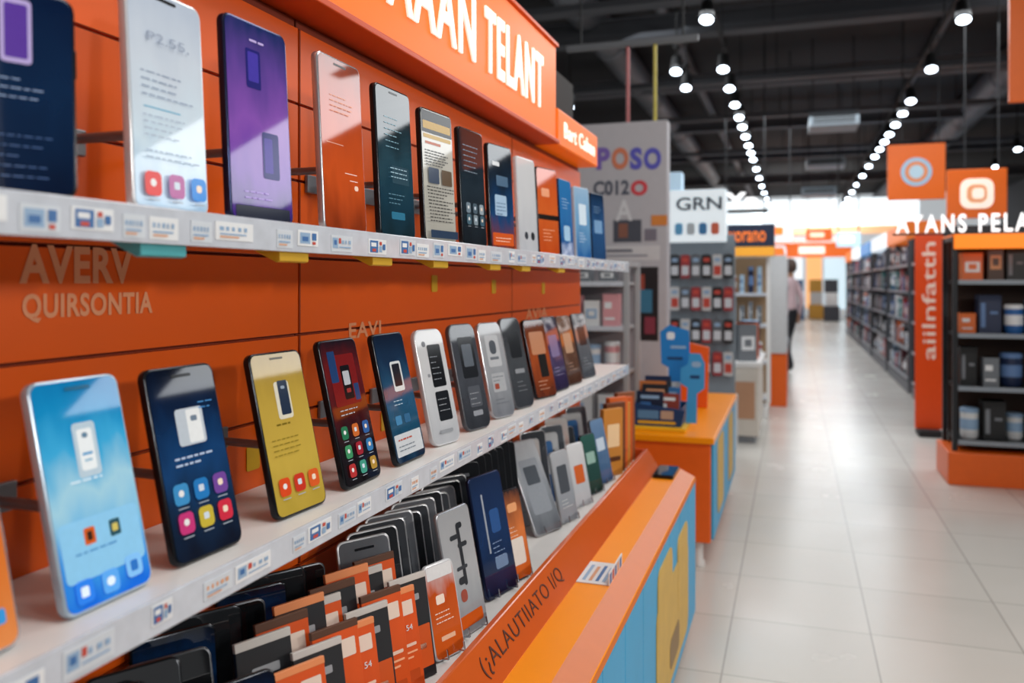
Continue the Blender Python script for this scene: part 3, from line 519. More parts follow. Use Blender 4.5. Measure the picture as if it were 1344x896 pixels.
card('bright blue angular cut out card at the front of the bin', 892, 924, 464, 515, 4.13, mat('#3a94cc', .4), [(.25,0),(.7,0),(.7,.42),(1,.5),(1,.86),(.8,1),(.35,1),(.3,.84),(0,.78),(0,.56),(.3,.5)], [(.65,.84,.4,.08,LSKY,.5),(.6,.66,.4,.05,NAV,.3)])
for i, (col, nm, x, y, h) in enumerate((('#16223a', 'navy', -.66, 4.035, .16), ('#8a3a30', 'red', -.585, 4.05, .15), ('#22252b', 'black', -.64, 4.07, .19), ('#2a6aa4', 'blue', -.585, 4.09, .175), ('#c8743a', 'orange', -.66, 4.108, .2), ('#2c3440', 'slate', -.64, 4.165, .2), ('#d0d4d8', 'white', -.6, 4.19, .19), ('#1a2c50', 'dark blue', -.65, 4.21, .215))):
    root = thing('brochure', '%s brochure standing in the blue leaflet bin, %s from the front' % (nm, ORD[i]), 'brochure', (x, y, kz+.021), 'brochures in the leaflet bin', (rad(-8), 0, 0))
    bo = MB().rslab(0, h/2, .13, h, .004, 0, .006, mat(col, .35)).build('cover', root, bevel=.001)
    MB().rface(0, h*.82, .09, h*.1, .003, -.0006, (LSKY, LBLW, LORG)[i % 3]).build('print', bo); MB().rface(-.02, h*.6, .05, h*.14, .003, -.0006, (LBLU, LPAL)[i % 2]).build('print', bo)
op = thing('promo_board', 'orange upright promo board behind the blue bin on the second counter', 'board', (-.56, 4.8, kz+.0005)); o = op.location
opb = MB().prism([(-.68, kz+.0005), (-.46, kz+.0005), (-.45, kz+.34), (-.58, kz+.37), (-.66, kz+.30)], 4.8, 4.82, mat('#e85c12', .4)).build('board', op, origin=o, bevel=.004); MB().box(-.62, -.5, 4.821, 4.88, kz+.0005, kz+.012, ORD_).build('foot', op, origin=o, bevel=.002)
MB().box(-.63, -.49, 4.7985, 4.7995, kz+.18, kz+.28, mat('#ffc08a', .4)).build('print', opb, origin=o)
# ---------------------------------------------------------------- product library and racks
PM = {}
PCOL = {'white': '#dcdee0', 'black': '#131417', 'orange': '#dd6a28', 'red': '#a8343a', 'blue': '#2f66a8', 'grey': '#6f757c', 'pink': '#d79aa0', 'teal': '#2f7a7c', 'navy': '#1b294a', 'yellow': '#d9b840', 'pale blue': '#a9c6dc', 'green': '#4f8f5a', 'maroon': '#5a2430', 'dark grey': '#33363b', 'brown': '#4a3022', 'slate': '#3a4a5c'}
def product(kind, col, w, d, h):
    key = (kind, col, round(w, 3), round(h, 3))
    if key in PM: return PM[key]
    m = mat(PCOL[col], .4); lab = {'white': LSKY, 'pale blue': LBLU, 'black': mat('#7a7e85', .4), 'dark grey': mat('#a86a48', .4), 'navy': mat('#5f7fae', .4), 'brown': mat('#c88a5a', .4), 'slate': mat('#8fa4b8', .4)}.get(col, LBLW)
    mb = MB()
    if kind == 'carton':
        mb.box(-w/2, w/2, -d/2, d/2, 0, h, m)
        me_b = .004
        mb.box(-w/2-.001, w/2+.001, -d/2-.001, d/2+.001, h*.86, h*1.0, mat(PCOL[col], .6))
        v = int(w*1000+h*100) % 3
        if v == 0: mb.box(-w*.36, w*.36, -d/2-.002, -d/2, h*.3, h*.68, lab); mb.box(-w*.2, w*.2, -d/2-.003, -d/2-.002, h*.4, h*.6, m)
        elif v == 1: mb.box(-w*.4, w*.1, -d/2-.002, -d/2, h*.55, h*.75, lab); mb.box(-w*.4, w*.3, -d/2-.002, -d/2, h*.2, h*.28, lab)
        else: mb.box(-w*.42, -w*.2, -d/2-.002, -d/2, h*.15, h*.8, lab); mb.box(0, w*.35, -d/2-.002, -d/2, h*.5, h*.58, lab)
    elif kind == 'bottle':
        r = w/2
        mb.lathe([(r*.92, 0), (r, .01), (r, h*.68), (r*.5, h*.8), (r*.36, h*.84)], m, n=14); mb.lathe([(r*.42, h*.84), (r*.42, h)], lab, n=12); mb.lathe([(r*1.01, h*.2), (r*1.01, h*.55)], lab, n=14); me_b = 0
    else:
        r = w/2
        mb.lathe([(r*.85, 0), (r, h*.1), (r, h*.85)], m, n=16); mb.lathe([(r*1.05, h*.85), (r*1.05, h*.96), (r*.9, h)], lab, n=16); mb.lathe([(r*1.01, h*.3), (r*1.01, h*.65)], lab, n=16); me_b = 0
    PM[key] = mb.mesh(kind, bevel=me_b, seg=1, smooth=kind != 'carton')
    return PM[key]
NM = {'carton': ('product_box', 'box'), 'bottle': ('bottle', 'bottle'), 'tub': ('product_tub', 'tub')}
LEV = {3: ['lowest', 'middle', 'top'], 4: ['lowest', 'second lowest', 'second highest', 'top'], 5: ['lowest', 'second lowest', 'middle', 'second highest', 'top']}
def rack(label, gname, loc, rz, W, D, shelves, H, rows, frame_c, back_c, base_c, base_h=.1, end='left', group=None, base_out=0.0, name='shelf_rack', endpanel=False, header=None, jit=0):
    root = thing(name, label, 'rack', loc, group, (0, 0, rz))
    MB().box(-W/2-base_out, W/2+base_out, -D/2-base_out, D/2, 0, base_h, base_c).build('base', root, bevel=.006)
    MB().box(-W/2+.02, W/2-.02, D/2-.03, D/2-.01, base_h, H, back_c).build('back_panel', root, bevel=.002)
    for s in (-1, 1):
        mb = MB()
        if endpanel: mb.box(s*W/2-.012, s*W/2+.012, -D/2, D/2, base_h, H, frame_c)
        else:
            for yy in (-D/2+.02, D/2-.02): mb.box(s*W/2-.015, s*W/2+.015, yy-.015, yy+.015, base_h, H, frame_c)
            mb.box(s*W/2-.01, s*W/2+.01, -D/2+.02, D/2-.02, H-.03, H, frame_c)
        mb.build('upright', root, bevel=.002)
    for z in shelves:
        sh_ = MB().box(-W/2+.016, W/2-.016, -D/2, D/2-.035, z-.02, z, frame_c).build('shelf', root, bevel=.002)
        MB().box(-W/2+.016, W/2-.016, -D/2-.008, -D/2-.0005, z-.025, z+.004, mat('#8f98a2', .3) if jit or end == 'far end' else RAIL).build('price_rail', sh_, bevel=.001)
    if header: MB().box(-W/2-.01, W/2+.01, -D/2-.02, D/2-.05, H+.001, H+.22, header).build('header_board', root, bevel=.006)
    M = root.matrix_basis
    for k, (z, row) in enumerate(zip(shelves, rows)):
        tw = sum(r[2] for r in row if r); n = len(row); gap = (W-.08-tw)/max(1, n)
        x = -W/2+.04+gap/2; idx = 0
        for r in row:
            kind, col, w, d, h = r
            ob = bpy.data.objects.new(NM[kind][0], product(*r)); C.objects.link(ob)
            ob.location = M @ Vector((x+w/2, -D/2+.025+jit*RN.random()+max(d, w if kind != 'carton' else d)/2, z+.0005)); ob.rotation_euler = (0, 0, rz)
            tag(ob, '%s %s on %s shelf of %s, %s from %s' % (col, NM[kind][1], LEV[len(shelves)][k], gname, ORD[idx], end), NM[kind][1], 'products on the %s' % gname)
            x += w+gap; idx += 1
    return root
def rnd_row(n, Wd, hmax, pal, kinds=('carton', 'carton', 'bottle', 'tub')):
    out = []
    for i in range(n):
        k = RN.choice(kinds); w = Wd/n*RN.choice((.7, .84, .95)); h = hmax*RN.choice((.6, .75, .86, .95))
        if k != 'carton': w = min(w, .17)
        out.append((k, RN.choice(pal), round(w, 2), round(min(w, .16), 2), round(h, 2)))
    return out
# right corner rack (end of the right run)
RF = mat('#26282c', .4, .4); OB = mat('#e8620f', .4)
a = onY(1250, 630, 6.07)
RW = 1.3
rk_rows = [
 [('tub','white',.11,.12,.2),('carton','black',.13,.14,.25),('tub','white',.1,.12,.17),('tub','pale blue',.11,.12,.21),('bottle','white',.1,.11,.27),('carton','dark grey',.14,.12,.24),('tub','grey',.11,.12,.2),('carton','white',.12,.12,.2),('carton','black',.12,.12,.24)],
 [('carton','black',.1,.12,.25),('carton','grey',.09,.12,.19),('tub','navy',.13,.13,.22),('bottle','white',.11,.12,.27),('carton','black',.15,.12,.25),('carton','grey',.11,.12,.17),('carton','navy',.12,.12,.24),('tub','dark grey',.11,.12,.2),('carton','blue',.12,.12,.2)],
 [('carton','orange',.09,.12,.13),('carton','navy',.13,.13,.25),('tub','blue',.11,.12,.19),('carton','blue',.15,.13,.22),('carton','navy',.11,.12,.26),('tub','pale blue',.1,.12,.16),('carton','dark grey',.14,.12,.25),('carton','navy',.12,.12,.2),('carton','blue',.12,.12,.2)],
 [('carton','orange',.12,.12,.18),('carton','brown',.09,.12,.24),('carton','black',.11,.12,.21),('carton','grey',.08,.12,.25),('carton','black',.1,.12,.22),('carton','dark grey',.12,.12,.25),('carton','navy',.12,.12,.2),('carton','grey',.12,.12,.22),('carton','black',.1,.12,.22)]]
rack('dark metal shelf rack with orange base at the right, facing the camera', 'right corner rack', (a.x+RW/2+.02, 6.3, 0), 0, RW, .42, [ZC-1.03, ZC-.68, ZC-.336, ZC+.01], ZC+.30, rk_rows, RF, mat('#3a2418', .6), OB, .21, base_out=.05, jit=.12)
# letter sign above it
ls = thing('header_sign', 'orange lintel with glowing white capital letters above the right corner rack', 'sign', (1.6, 6.3, ZC+.3005)); o = ls.location
p0 = onY(1176, 310, 6.09)
lt_ = MB().box(a.x+.005, a.x+RW+.035, 6.09, 6.5, ZC+.3005, ZC+.31, mat('#f0700f', .4, emit=.5)).build('lintel', ls, origin=o, bevel=.002)
MB().box(a.x+.01, a.x+RW+.03, 6.07, 6.0815, ZC+.215, ZC+.31, mat('#f8800f', .4, emit=.8)).build('light_strip', ls, origin=o, bevel=.002)
GLW = mat('#ffffff', .4, emit=1.1)
MB().box(p0.x-.02, a.x+RW+.035, 6.092, 6.12, ZC+.3105, ZC+.322, RF).build('letter_rail', ls, origin=o)
text('AYANS PELA', .775, .12, GLW, ls, FY((p0.x, 6.095, ZC+.3225)), extr=.006, off=.018, sp=1.3)
# orange banner
b0 = onY(1201, 538, 7.9); b1 = onY(1238, 305, 7.9)
bn2 = thing('banner_stand', 'tall narrow orange banner with white sideways lettering beside the right corner rack', 'banner', ((b0.x+b1.x)/2, 7.9, 0)); o = bn2.location
bp_ = MB().box(b0.x, b1.x, 7.9, 7.92, .06, b1.z, mat('#e0480c', .4, emit=.12)).build('banner_panel', bn2, origin=o, bevel=.003)
MB().box(b0.x+.02, b1.x-.02, 7.8, 8.05, 0, .06, DG).build('foot', bn2, origin=o, bevel=.008)
text('aiilnfatth', 1.0, .105, mat('#f6dccc', .4, emit=.1), bn2, frame(((b0.x+b1.x)/2+.05, 7.899, .65), (0,0,1), (-1,0,0)), sub=bp_, extr=.002, off=.004)
# right aisle racks
PALR = ['white', 'black', 'red', 'blue', 'grey', 'navy', 'orange', 'slate', 'maroon', 'dark grey', 'black', 'navy', 'slate', 'teal']
HB = [None, mat('#e8772a', .4, emit=.4), mat('#dfe9f0', .4, emit=.8), mat('#4a90c8', .4, emit=.5), mat('#eef2f4', .4, emit=.9), mat('#e8772a', .4, emit=.4)]
yy = 8.3
for i in range(6):
    W = 2.2; n = (13, 11, 9, 7, 5, 4)[i]
    sh = [.18, .52, .86, 1.2, 1.52]
    rows = [rnd_row(n, W-.14, .3, PALR) for _ in sh]
    rack('%s tall shelf rack from the camera along the right side of the aisle' % ORD[i], '%s right rack' % ORD[i], (1.55, yy+W/2, 0), rad(-90), W, .55, sh, ZC+.50, rows, mat(('#3a3d42', '#5a5e64')[i % 2], .4), mat(('#22262c', '#3a2c26', '#2c3a48')[i % 3], .6), mat('#6a6d73', .5), .12, end='far end', group='shelf racks along the right side of the aisle', endpanel=True, header=HB[i])
    yy += W+.35
# end cap facing camera left: hanging packs
y0 = 6.5
xa, xb = onY(878, 400, y0).x, onY(964, 400, y0).x
ec = thing('pegboard_stand', 'white pegboard stand with lit header hung with small packs beyond the second counter', 'rack', ((xa+xb)/2, y0, 0)); o = ec.location
MB().box(xa, xb, y0, y0+.4, 0, .42, mat('#c8ccd0', .5)).build('base', ec, origin=o, bevel=.006)
MB().box(xa, xb, y0+.05, y0+.09, .42, ZC+.36, mat('#7f8c96', .5)).build('pegboard', ec, origin=o, bevel=.004)
hz0, hz1 = onY(900, 318, y0).z, onY(900, 226, y0).z
hbx = MB().box(xa, xb-.06, y0-.04, y0+.12, hz0, hz1-.14, mat('#dbe6ec', .4, emit=.5)).build('header_box', ec, origin=o, bevel=.006)
MB().box(xa-.02, xa+.1, y0-.03, y0+.1, hz1-.14, hz1, mat('#aac6da', .4, emit=.5)).build('header_block', ec, origin=o, bevel=.004)
text('GRN', .34, .1, mat('#2c3e50', .4), ec, FY((xa+.06, y0-.041, hz0+.24)), sub=hbx, extr=.003, off=.02)
for k in range(4): MB().rslab(xa+.08+.09*k, hz0+.1, .06, .09, .02, y0-.043, y0-.0405, (mat('#5fa8d8', .4), mat('#b8c4cc', .4), mat('#3f80b8', .4), mat('#d86a50', .4))[k]).build('printed_picture', hbx, origin=o)
PKC = [('black', '#1c1d20'), ('grey', '#5c6066'), ('white', '#c5c8ca'), ('red', '#98343a'), ('black', '#141518')]
PK = {}
for r in range(5):
    for c in range(6):
        nm, hx = PKC[(r*2+c*3+(r*c) % 2) % 5]
        x = xa+.045+c*(xb-xa-.09)/5; z = hz0-.04-.245*(r+1)
        if z < .44: continue
        root = thing('hanging_pack', '%s hanging pack, row %s from the top and %s from left on the pegboard' % (nm, ORD[r], ORD[c]), 'pack', (x, y0, z), 'packs hanging on the pegboard stand')
        if hx not in PK:
            mb = MB(); mb.rslab(0, .10, .07, .18, .012, -.012, -.004, mat(hx, .4)); mb.rface(0, .07, .052, .07, .004, -.0125, LPAL if nm != 'white' else LRED); mb.rface(0, .15, .045, .03, .004, -.0125, LRED if c % 2 else LSKY)
            m2 = MB(); m2.tube((0, .049, .2), (0, -.03, .2), .004, CH, 6)
            PK[hx] = (mb.mesh('pack_card', bevel=.001), m2.mesh('hook'))
        for q, nn in zip(PK[hx], ('pack_card', 'hook')):
            ob = bpy.data.objects.new(nn, q); C.objects.link(ob); ob.parent = root
# tall white sign board
Yp = 5.6
pa, pb = onY(779, 163, Yp), onY(876, 163, Yp)
sb = thing('sign_board', 'tall pale sign board with purple and red lettering behind the display wall end', 'sign', ((pa.x+pb.x)/2, Yp, 0)); o = sb.location
bd = MB().box(pa.x-.25, pb.x, Yp, Yp+.12, 0, pa.z, mat('#aeabb0', .5, emit=.07)).build('board', sb, origin=o, bevel=.006)
def sbt(s, u0, u1, vt, vb, m, off=.02):
    p, q = onY(u0, vb, Yp), onY(u1, vt, Yp); text(s, q.x-p.x, q.z-p.z, m, sb, FY((p.x, Yp-.0005, p.z)), sub=bd, extr=.003, off=off)
PUR = mat('#5a58b8', .4)
sbt('P', 783, 801, 193, 223, mat('#7a62b0', .4), .05); sbt('O', 803, 825, 193, 223, mat('#d07a5a', .4), .05); sbt('S', 827, 843, 193, 223, PUR, .05); sbt('O', 845, 868, 193, 223, PUR, .05)
sbt('C012', 779, 826, 236, 257, mat('#4a4f5e', .4), .03); sbt('O', 828, 850, 236, 257, mat('#d0404a', .4), .05)
sbt('A', 808, 830, 262, 290, mat('#d6d6da', .4))
def sq(u0, u1, vt, vb, m, dy=.001, nm='print'):
    p, q = onY(u0, vb, Yp), onY(u1, vt, Yp); MB().box(p.x, q.x, Yp-dy-.001, Yp-.0002, p.z, q.z, m).build(nm, bd, origin=o)
sq(805, 842, 288, 318, mat('#4a4d58', .4)); sq(812, 824, 293, 312, mat('#8a5a4a', .4), .003); sq(790, 866, 322, 342, mat('#cfcdd0', .4)); sq(796, 830, 327, 331, mat('#6a6a76', .4), .003); sq(796, 850, 334, 337, mat('#8a8a96', .4), .003); sq(846, 862, 300, 316, mat('#7a7480', .4), .003)
sq(806, 864, 350, 446, mat('#241e20', .4), .001, 'poster'); sq(822, 846, 360, 384, mat('#a04a3a', .4), .003); sq(836, 856, 380, 410, mat('#3f7a9a', .4), .0035); sq(820, 840, 400, 430, mat('#7a5a3a', .4), .003); sq(810, 818, 366, 420, mat('#4a3a5a', .4), .003); sq(846, 860, 416, 438, mat('#8a3a4a', .4), .003); sq(855, 876, 282, 296, mat('#d8843a', .4), .004)
rz = ZC+1.6
for u, m in ((822, mat('#b85a5a', .4)), (858, mat('#c8b83a', .4))):
    q = onY(u, 160, Yp); MB().tube((q.x, Yp+.06, pa.z), (q.x, Yp+.06, rz), .012, m).build('pole', sb, origin=o, smooth=True)
cr = thing('ceiling_rail', 'pale suspended rail above the tall pale sign board', 'rail', (-.95, Yp+.06, rz)); o = cr.location
MB().box(-1.5, -.6, Yp+.035, Yp+.085, rz+.0005, rz+.04, mat('#6a6d72', .5)).build('rail_bar', cr, origin=o, bevel=.004)
for x in (-1.4, -.7): MB().tube((x, Yp+.06, rz+.04), (x, Yp+.06, CEIL), .008, DG).build('hanger_rod', cr, origin=o)
# little rack between display wall and sign board
xr0, xr1 = onY(776, 400, 4.7).x-.35, onY(824, 400, 4.7).x-.03
rack('small pale rack of pink and white goods behind the far end of the display wall', 'small pale rack', ((xr0+xr1)/2, 5.0, 0), 0, xr1-xr0, .4, [.45, ZC-.53, ZC-.26, ZC+.0], ZC+.12,
     [[('carton','white',.11,.12,.2)]*3, [('tub','pink',.09,.1,.17),('tub','pink',.09,.1,.15),('tub','white',.09,.1,.16),('tub','pink',.09,.1,.18)], [('tub','white',.09,.1,.16),('carton','pink',.09,.1,.18),('carton','white',.09,.1,.15),('carton','pink',.09,.1,.19)], [('carton','grey',.1,.1,.08)]*3], mat('#a5a7ab', .4), mat('#8d8a90', .5), mat('#9a9da2', .5), .1)
# white counter then dark header stall
xw0, xw1 = -.50, -.27
wc = thing('display_counter', 'pale side counter with tan front panel standing beyond the pegboard stand', 'counter', (-.4, 7.4, 0)); o = wc.location
MB().box(xw0, xw1, 7.05, 8.1, .06, .62, mat('#cfc8be', .5)).build('carcass', wc, origin=o, bevel=.005); MB().box(xw0-.02, xw1+.02, 7.03, 8.12, .62, .66, WH).build('countertop', wc, origin=o, bevel=.004); MB().box(xw0+.03, xw1-.03, 7.1, 8.05, 0, .06, GY).build('plinth', wc, origin=o)
MB().box(xw0+.03, xw1-.03, 7.044, 7.0495, .2, .5, mat('#b88a6a', .5)).build('printed_panel', wc, origin=o)
for i, (col, y, kd) in enumerate((('grey', 7.2, 'carton'), ('orange', 7.45, 'carton'), ('navy', 7.7, 'carton'), ('white', 7.95, 'tub'))):
    ob = bpy.data.objects.new(NM[kd][0], product(kd, col, .15, .14, .3)); C.objects.link(ob); ob.location = (-.38, y, .6605); ob.rotation_euler = (0, 0, rad(20))
    tag(ob, '%s %s standing on the pale side counter, %s from its near end' % (col, NM[kd][1], ORD[i]), NM[kd][1], 'goods on the pale side counter')
a7, b7 = onY(955, 335, 8.0), onY(1021, 297, 8.0)
sx0, sx1 = onY(940, 335, 8.4).x, onY(1008, 335, 8.4).x
rack('open stall rack of coloured goods under a dark blue header past the pale counter', 'dark header stall', ((sx0+sx1)/2, 8.6, 0), 0, sx1-sx0, .4, [.2, .55, .9, 1.2], a7.z, [rnd_row(5, sx1-sx0-.2, .3, ['orange','grey','teal','red','pale blue','navy','yellow'], ('carton', 'carton', 'tub')) for _ in range(4)], WH, mat('#a58868', .6), WH, .1)
dh = thing('header_sign', 'dark navy header sign with orange lettering above the stall rack', 'sign', ((sx0+sx1)/2, 8.4, a7.z+.0005)); o = dh.location
hb_ = MB().box(sx0-.03, sx1+.06, 8.36, 8.6, a7.z+.0005, b7.z+.05, mat('#1d2a44', .4)).build('sign_box', dh, origin=o, bevel=.006)
MB().box(sx0-.03, sx1+.06, 8.355, 8.3595, a7.z+.002, a7.z+.09, mat('#e8a030', .4, emit=.4)).build('stripe', dh, origin=o)
text('vorano', .34, .1, mat('#f0782a', .4, emit=.6), dh, FY((sx1-.36, 8.359, a7.z+.14)), sub=hb_, extr=.003, off=.01)
# orange based rack + left racks
rack('white shelf rack on a tall orange base beyond the dark header stall', 'orange based rack', (-.31, 10.2, 0), rad(90), 1.9, .48, [.62, .95, 1.25], ZC+.28, [rnd_row(5, 1.7, .28, ['white', 'orange', 'pale blue', 'grey', 'red', 'navy', 'orange']) for _ in range(3)], mat('#c5c8ca', .4), mat('#c88a5a', .6), OB, .56, end='near end', endpanel=True)
yy = 13.3
for i in range(4):
    W = 2.4; sh = [.18, .55, .92, 1.28]
    rows = [rnd_row(4, W-.2, .3, ['white', 'pale blue', 'grey', 'orange', 'blue', 'pink', 'red']) for _ in sh]
    rack('%s pale shelf rack from the camera along the left side of the aisle' % ORD[i], '%s left rack' % ORD[i], (-.42, yy+W/2, 0), rad(90), W, .5, sh, ZC+(.3, .45, .4, .42)[i], rows, mat('#d5d8da', .4), mat(('#d8dde2', '#c88a5a', '#a8c0d0', '#d8dde2')[i], .6), mat('#c0c3c6', .5), .12, end='near end', group='pale racks along the left side of the aisle', endpanel=True, header=[mat('#e8772a', .4, emit=.5), HB[2], HB[1], None][i])
    yy += W+.5
# far fascia & signs
fs = thing('fascia_sign', 'long glowing white fascia crossing above the far end of the aisle', 'sign', (.5, 28, ZC+1.55)); o = fs.location
MB().box(-2.6, 3.6, 28, 28.2, ZC+1.75, ZC+2.6, mat('#eaf6fc', .4, emit=1.6)).build('light_box', fs, origin=o, bevel=.02)
MB().box(-2.6, 3.6, 27.98, 28.2, ZC+1.5, ZC+1.745, mat('#f4c090', .4, emit=.8)).build('lower_band', fs, origin=o, bevel=.01)
for x in (-2.5, 3.5): MB().box(x-.08, x+.08, 28.02, 28.18, 0, ZC+1.5, WH).build('post', fs, origin=o, bevel=.01)
cp = thing('canopy', 'sloping orange canopy spanning the aisle at its far end below the white fascia', 'canopy', (.2, 25.6, 0)); o = cp.location
p, q = onY(1010, 338, 25.4), onY(1118, 318, 25.4)
prf = [(25.4, p.z), (25.4, q.z), (26.3, q.z+.22), (26.3, q.z+.1)]
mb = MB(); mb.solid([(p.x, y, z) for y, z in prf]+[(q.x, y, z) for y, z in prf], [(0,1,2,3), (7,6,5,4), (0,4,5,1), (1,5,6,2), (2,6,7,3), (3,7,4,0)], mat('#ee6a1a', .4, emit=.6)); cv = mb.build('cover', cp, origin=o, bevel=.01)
MB().box(p.x+.8, p.x+1.5, 25.37, 25.3985, p.z+.1, q.z-.1, mat('#fff0e0', .4, emit=1.0)).build('print', cv, origin=o)
for x in (p.x+.05, q.x-.05): MB().box(x-.04, x+.04, 26.2, 26.28, 0, q.z+.1, GY).build('post', cp, origin=o, bevel=.006)
def farsign(lab, u0, u1, vt, vb, Y, hx, em, hx2):
    p, q = onY(u0, vb, Y), onY(u1, vt, Y); root = thing('shop_sign', lab, 'sign', ((p.x+q.x)/2, Y, p.z)); o = root.location
    pn = MB().box(p.x, q.x, Y, Y+.12, p.z, q.z, mat(hx, .4, emit=em)).build('sign_face', root, origin=o, bevel=.01)
    w, h = q.x-p.x, q.z-p.z
    MB().box(p.x+w*.15, q.x-w*.3, Y-.02, Y-.0005, p.z+h*.3, q.z-h*.3, mat(hx2, .4, emit=1.0)).build('print', pn, origin=o)
    for x in (p.x+.08*w, q.x-.08*w): MB().tube((x, Y+.06, q.z), (x, Y+.06, CEIL), .01, DG).build('hanger_rod', root, origin=o)
farsign('white hanging shop sign above the far left racks', 1000, 1040, 290, 316, 12.6, '#dfeaf0', .7, '#e8772a')
farsign('pale blue hanging shop sign above the far right racks', 1098, 1130, 304, 324, 14, '#bfe0f0', .6, '#ffffff')
farsign('orange hanging shop sign over the aisle in front of the canopy', 1058, 1092, 300, 316, 20.5, '#ea6418', .6, '#ffe0c4')
# far wall shop windows
FRW = mat('#dfe4e8', .4, emit=.3)  # frame emission adds painted glow to the far end
for i, (x0, x1, hx) in enumerate(((-1.9, -.5, '#e07a3a'), (-.3, .3, '#e6ecf0'), (.45, 1.0, '#f0b070'), (1.1, 2.2, '#c8dce6'), (2.4, 3.6, '#e09040'))):
    root = thing('shop_window', '%s lit shop window bay from left on the far end wall' % ORD[i], 'shop window', ((x0+x1)/2, 33.9, 0)); o = root.location
    MB().box(x0, x1, 33.9, 33.99, .3, 2.6, mat(hx, .3, emit=1.0)).build('pane', root, origin=o, bevel=.01)
    mb = MB(); mb.box(x0-.06, x0-.001, 33.84, 33.99, 0, 2.7, FRW); mb.box(x1+.001, x1+.06, 33.84, 33.99, 0, 2.7, FRW); mb.box(x0-.06, x1+.06, 33.84, 33.99, 2.7, 2.8, FRW); mb.box(x0, x1, 33.84, 33.99, 0, .299, FRW); mb.build('frame', root, origin=o)
for i, (x, y, c1) in enumerate(((-.45, 29.5, '#c85a28'), (.1, 31.2, '#4a6a90'), (1.2, 30.2, '#3a3d44'), (.75, 32, '#d8a040'))):
    root = thing('display_stand', '%s small stepped display stand standing before the far end wall' % ('orange', 'blue', 'dark', 'amber')[i], 'display stand', (x, y, 0), 'display stands before the far end wall')
    m = mat(c1, .5)
    MB().box(-.25, .25, -.25, .25, 0, .5, m).build('base', root, bevel=.02); MB().box(-.2, .2, -.05, .2, .5, .95, mat('#d8d8d8', .5)).build('upper_step', root, bevel=.02); MB().box(-.22, .22, .18, .21, .95, 1.4, m).build('back_board', root, bevel=.01)
a9 = onY(952, 275, 11.5)
yn = thing('letter_sign', 'glowing white letters on a thin rail over the left racks', 'sign', (a9.x, 11.5, a9.z)); o = yn.location
MB().box(a9.x-.05, a9.x+.55, 11.5, 11.55, a9.z-.05, a9.z-.001, DG).build('rail', yn, origin=o); text('Yn', .42, .22, GLW, yn, FY((a9.x, 11.52, a9.z)), extr=.03, off=.03)
for x in (a9.x, a9.x+.5): MB().tube((x, 11.56, a9.z-.03), (x, 11.56, CEIL), .008, DG).build('hanger_rod', yn, origin=o)
# hanging square signs
def hang(lab, u0, u1, vt, vb, Y, em):
    p, q = onY(u0, vb, Y), onY(u1, vt, Y); root = thing('hanging_sign', lab, 'sign', ((p.x+q.x)/2, Y, p.z)); o = root.location
    pn = MB().box(p.x, q.x, Y, Y+.04, p.z, q.z, mat('#d8600f', .4, emit=.22)).build('panel', root, origin=o, bevel=.006)
    for x in (p.x+.14, q.x-.06): MB().tube((x, Y+.02, q.z), (x, Y+.02, CEIL), .006, DG).build('hanger_rod', root, origin=o)
    cx, cz, w = (p.x+q.x)/2, (p.z+q.z)/2, q.x-p.x
    mb = MB()
    if em == 'ring':
        for r, m, y in ((.27, mat('#8fb4cc', .4, emit=.3), -.004), (.2, mat('#d88048', .4, emit=.2), -.006), (.13, mat('#a8c0cc', .4, emit=.3), -.008)):
            mb.rslab(0, 0, 2*r*w, 2*r*w, r*w, y, 0, m, 8)
    elif em == 'square':
        mb.rslab(0, 0, .56*w, .56*w, .16*w, -.004, 0, mat('#fbe6d6', .4, emit=.5), 6); mb.rslab(0, 0, .34*w, .34*w, .12*w, -.006, 0, mat('#e8a070', .4, emit=.3), 6); mb.rslab(.02*w, 0, .2*w, .2*w, .06*w, -.008, 0, mat('#fbe6d6', .4, emit=.5), 6)
    if em:
        e = mb.build('emblem', pn); e.location = Vector((cx, Y-.0005, cz))-o
hang('square orange hanging sign with pale blue ring emblem over the aisle', 1165, 1241, 187, 263, 9.6, 'ring')
hang('square orange hanging sign with white rounded square emblem over the right rack', 1243, 1322, 220, 287, 8.0, 'square')
hang('plain orange hanging sign cut by the upper right picture corner', 1325, 1430, -20, 134, 6.0, None)
# ---------------------------------------------------------------- ceiling fittings
LZ = ZC+2.2
def track(x, y0, y1, lab):
    root = thing('light_track', lab, 'light track', (x, (y0+y1)/2, LZ+.14)); o = root.location
    MB().box(x-.015, x+.015, y0, y1, LZ+.16, LZ+.19, mat('#1c1d20', .7)).build('rail', root, origin=o, bevel=.003)
    k = y0+.5
    while k < y1: MB().tube((x, k, LZ+.19), (x, k, CEIL), .006, BK, 6).build('hanger_rod', root, origin=o); k += 3
track(-.67, 5, 27.5, 'black lighting track running over the left of the aisle'); track(1.3, 5, 27.5, 'black lighting track running over the right of the aisle')
HOUS = MB().lathe([(.026, .18), (.05, .155), (.06, .02), (.064, 0), (.057, -.004)], mat('#0c0d0f', .6), n=18).mesh('housing', smooth=True)
LENS = MB().lathe([(.054, -.012), (.05, -.006)], mat('#e0efff', .3, emit=12), n=18).mesh('lens', smooth=True)
STEM = MB().tube((0, 0, .17), (0, 0, .24), .01, BK).mesh('stem')
def spot(x, y, lab, grp, z=LZ, tilt=24):
    root = thing('spotlight', lab, 'spotlight', (x, y, z-.08), grp)
    hs = None
    for me, n in ((HOUS, 'housing'), (LENS, 'lens'), (STEM, 'stem')):
        ob = bpy.data.objects.new(n, me); C.objects.link(ob); ob.parent = hs if n == 'lens' else root
        if n == 'housing': ob.matrix_local = Matrix.Translation((0, 0, .1)) @ Matrix.Rotation(rad(-tilt), 4, 'X') @ Matrix.Translation((0, 0, -.1)); hs = ob
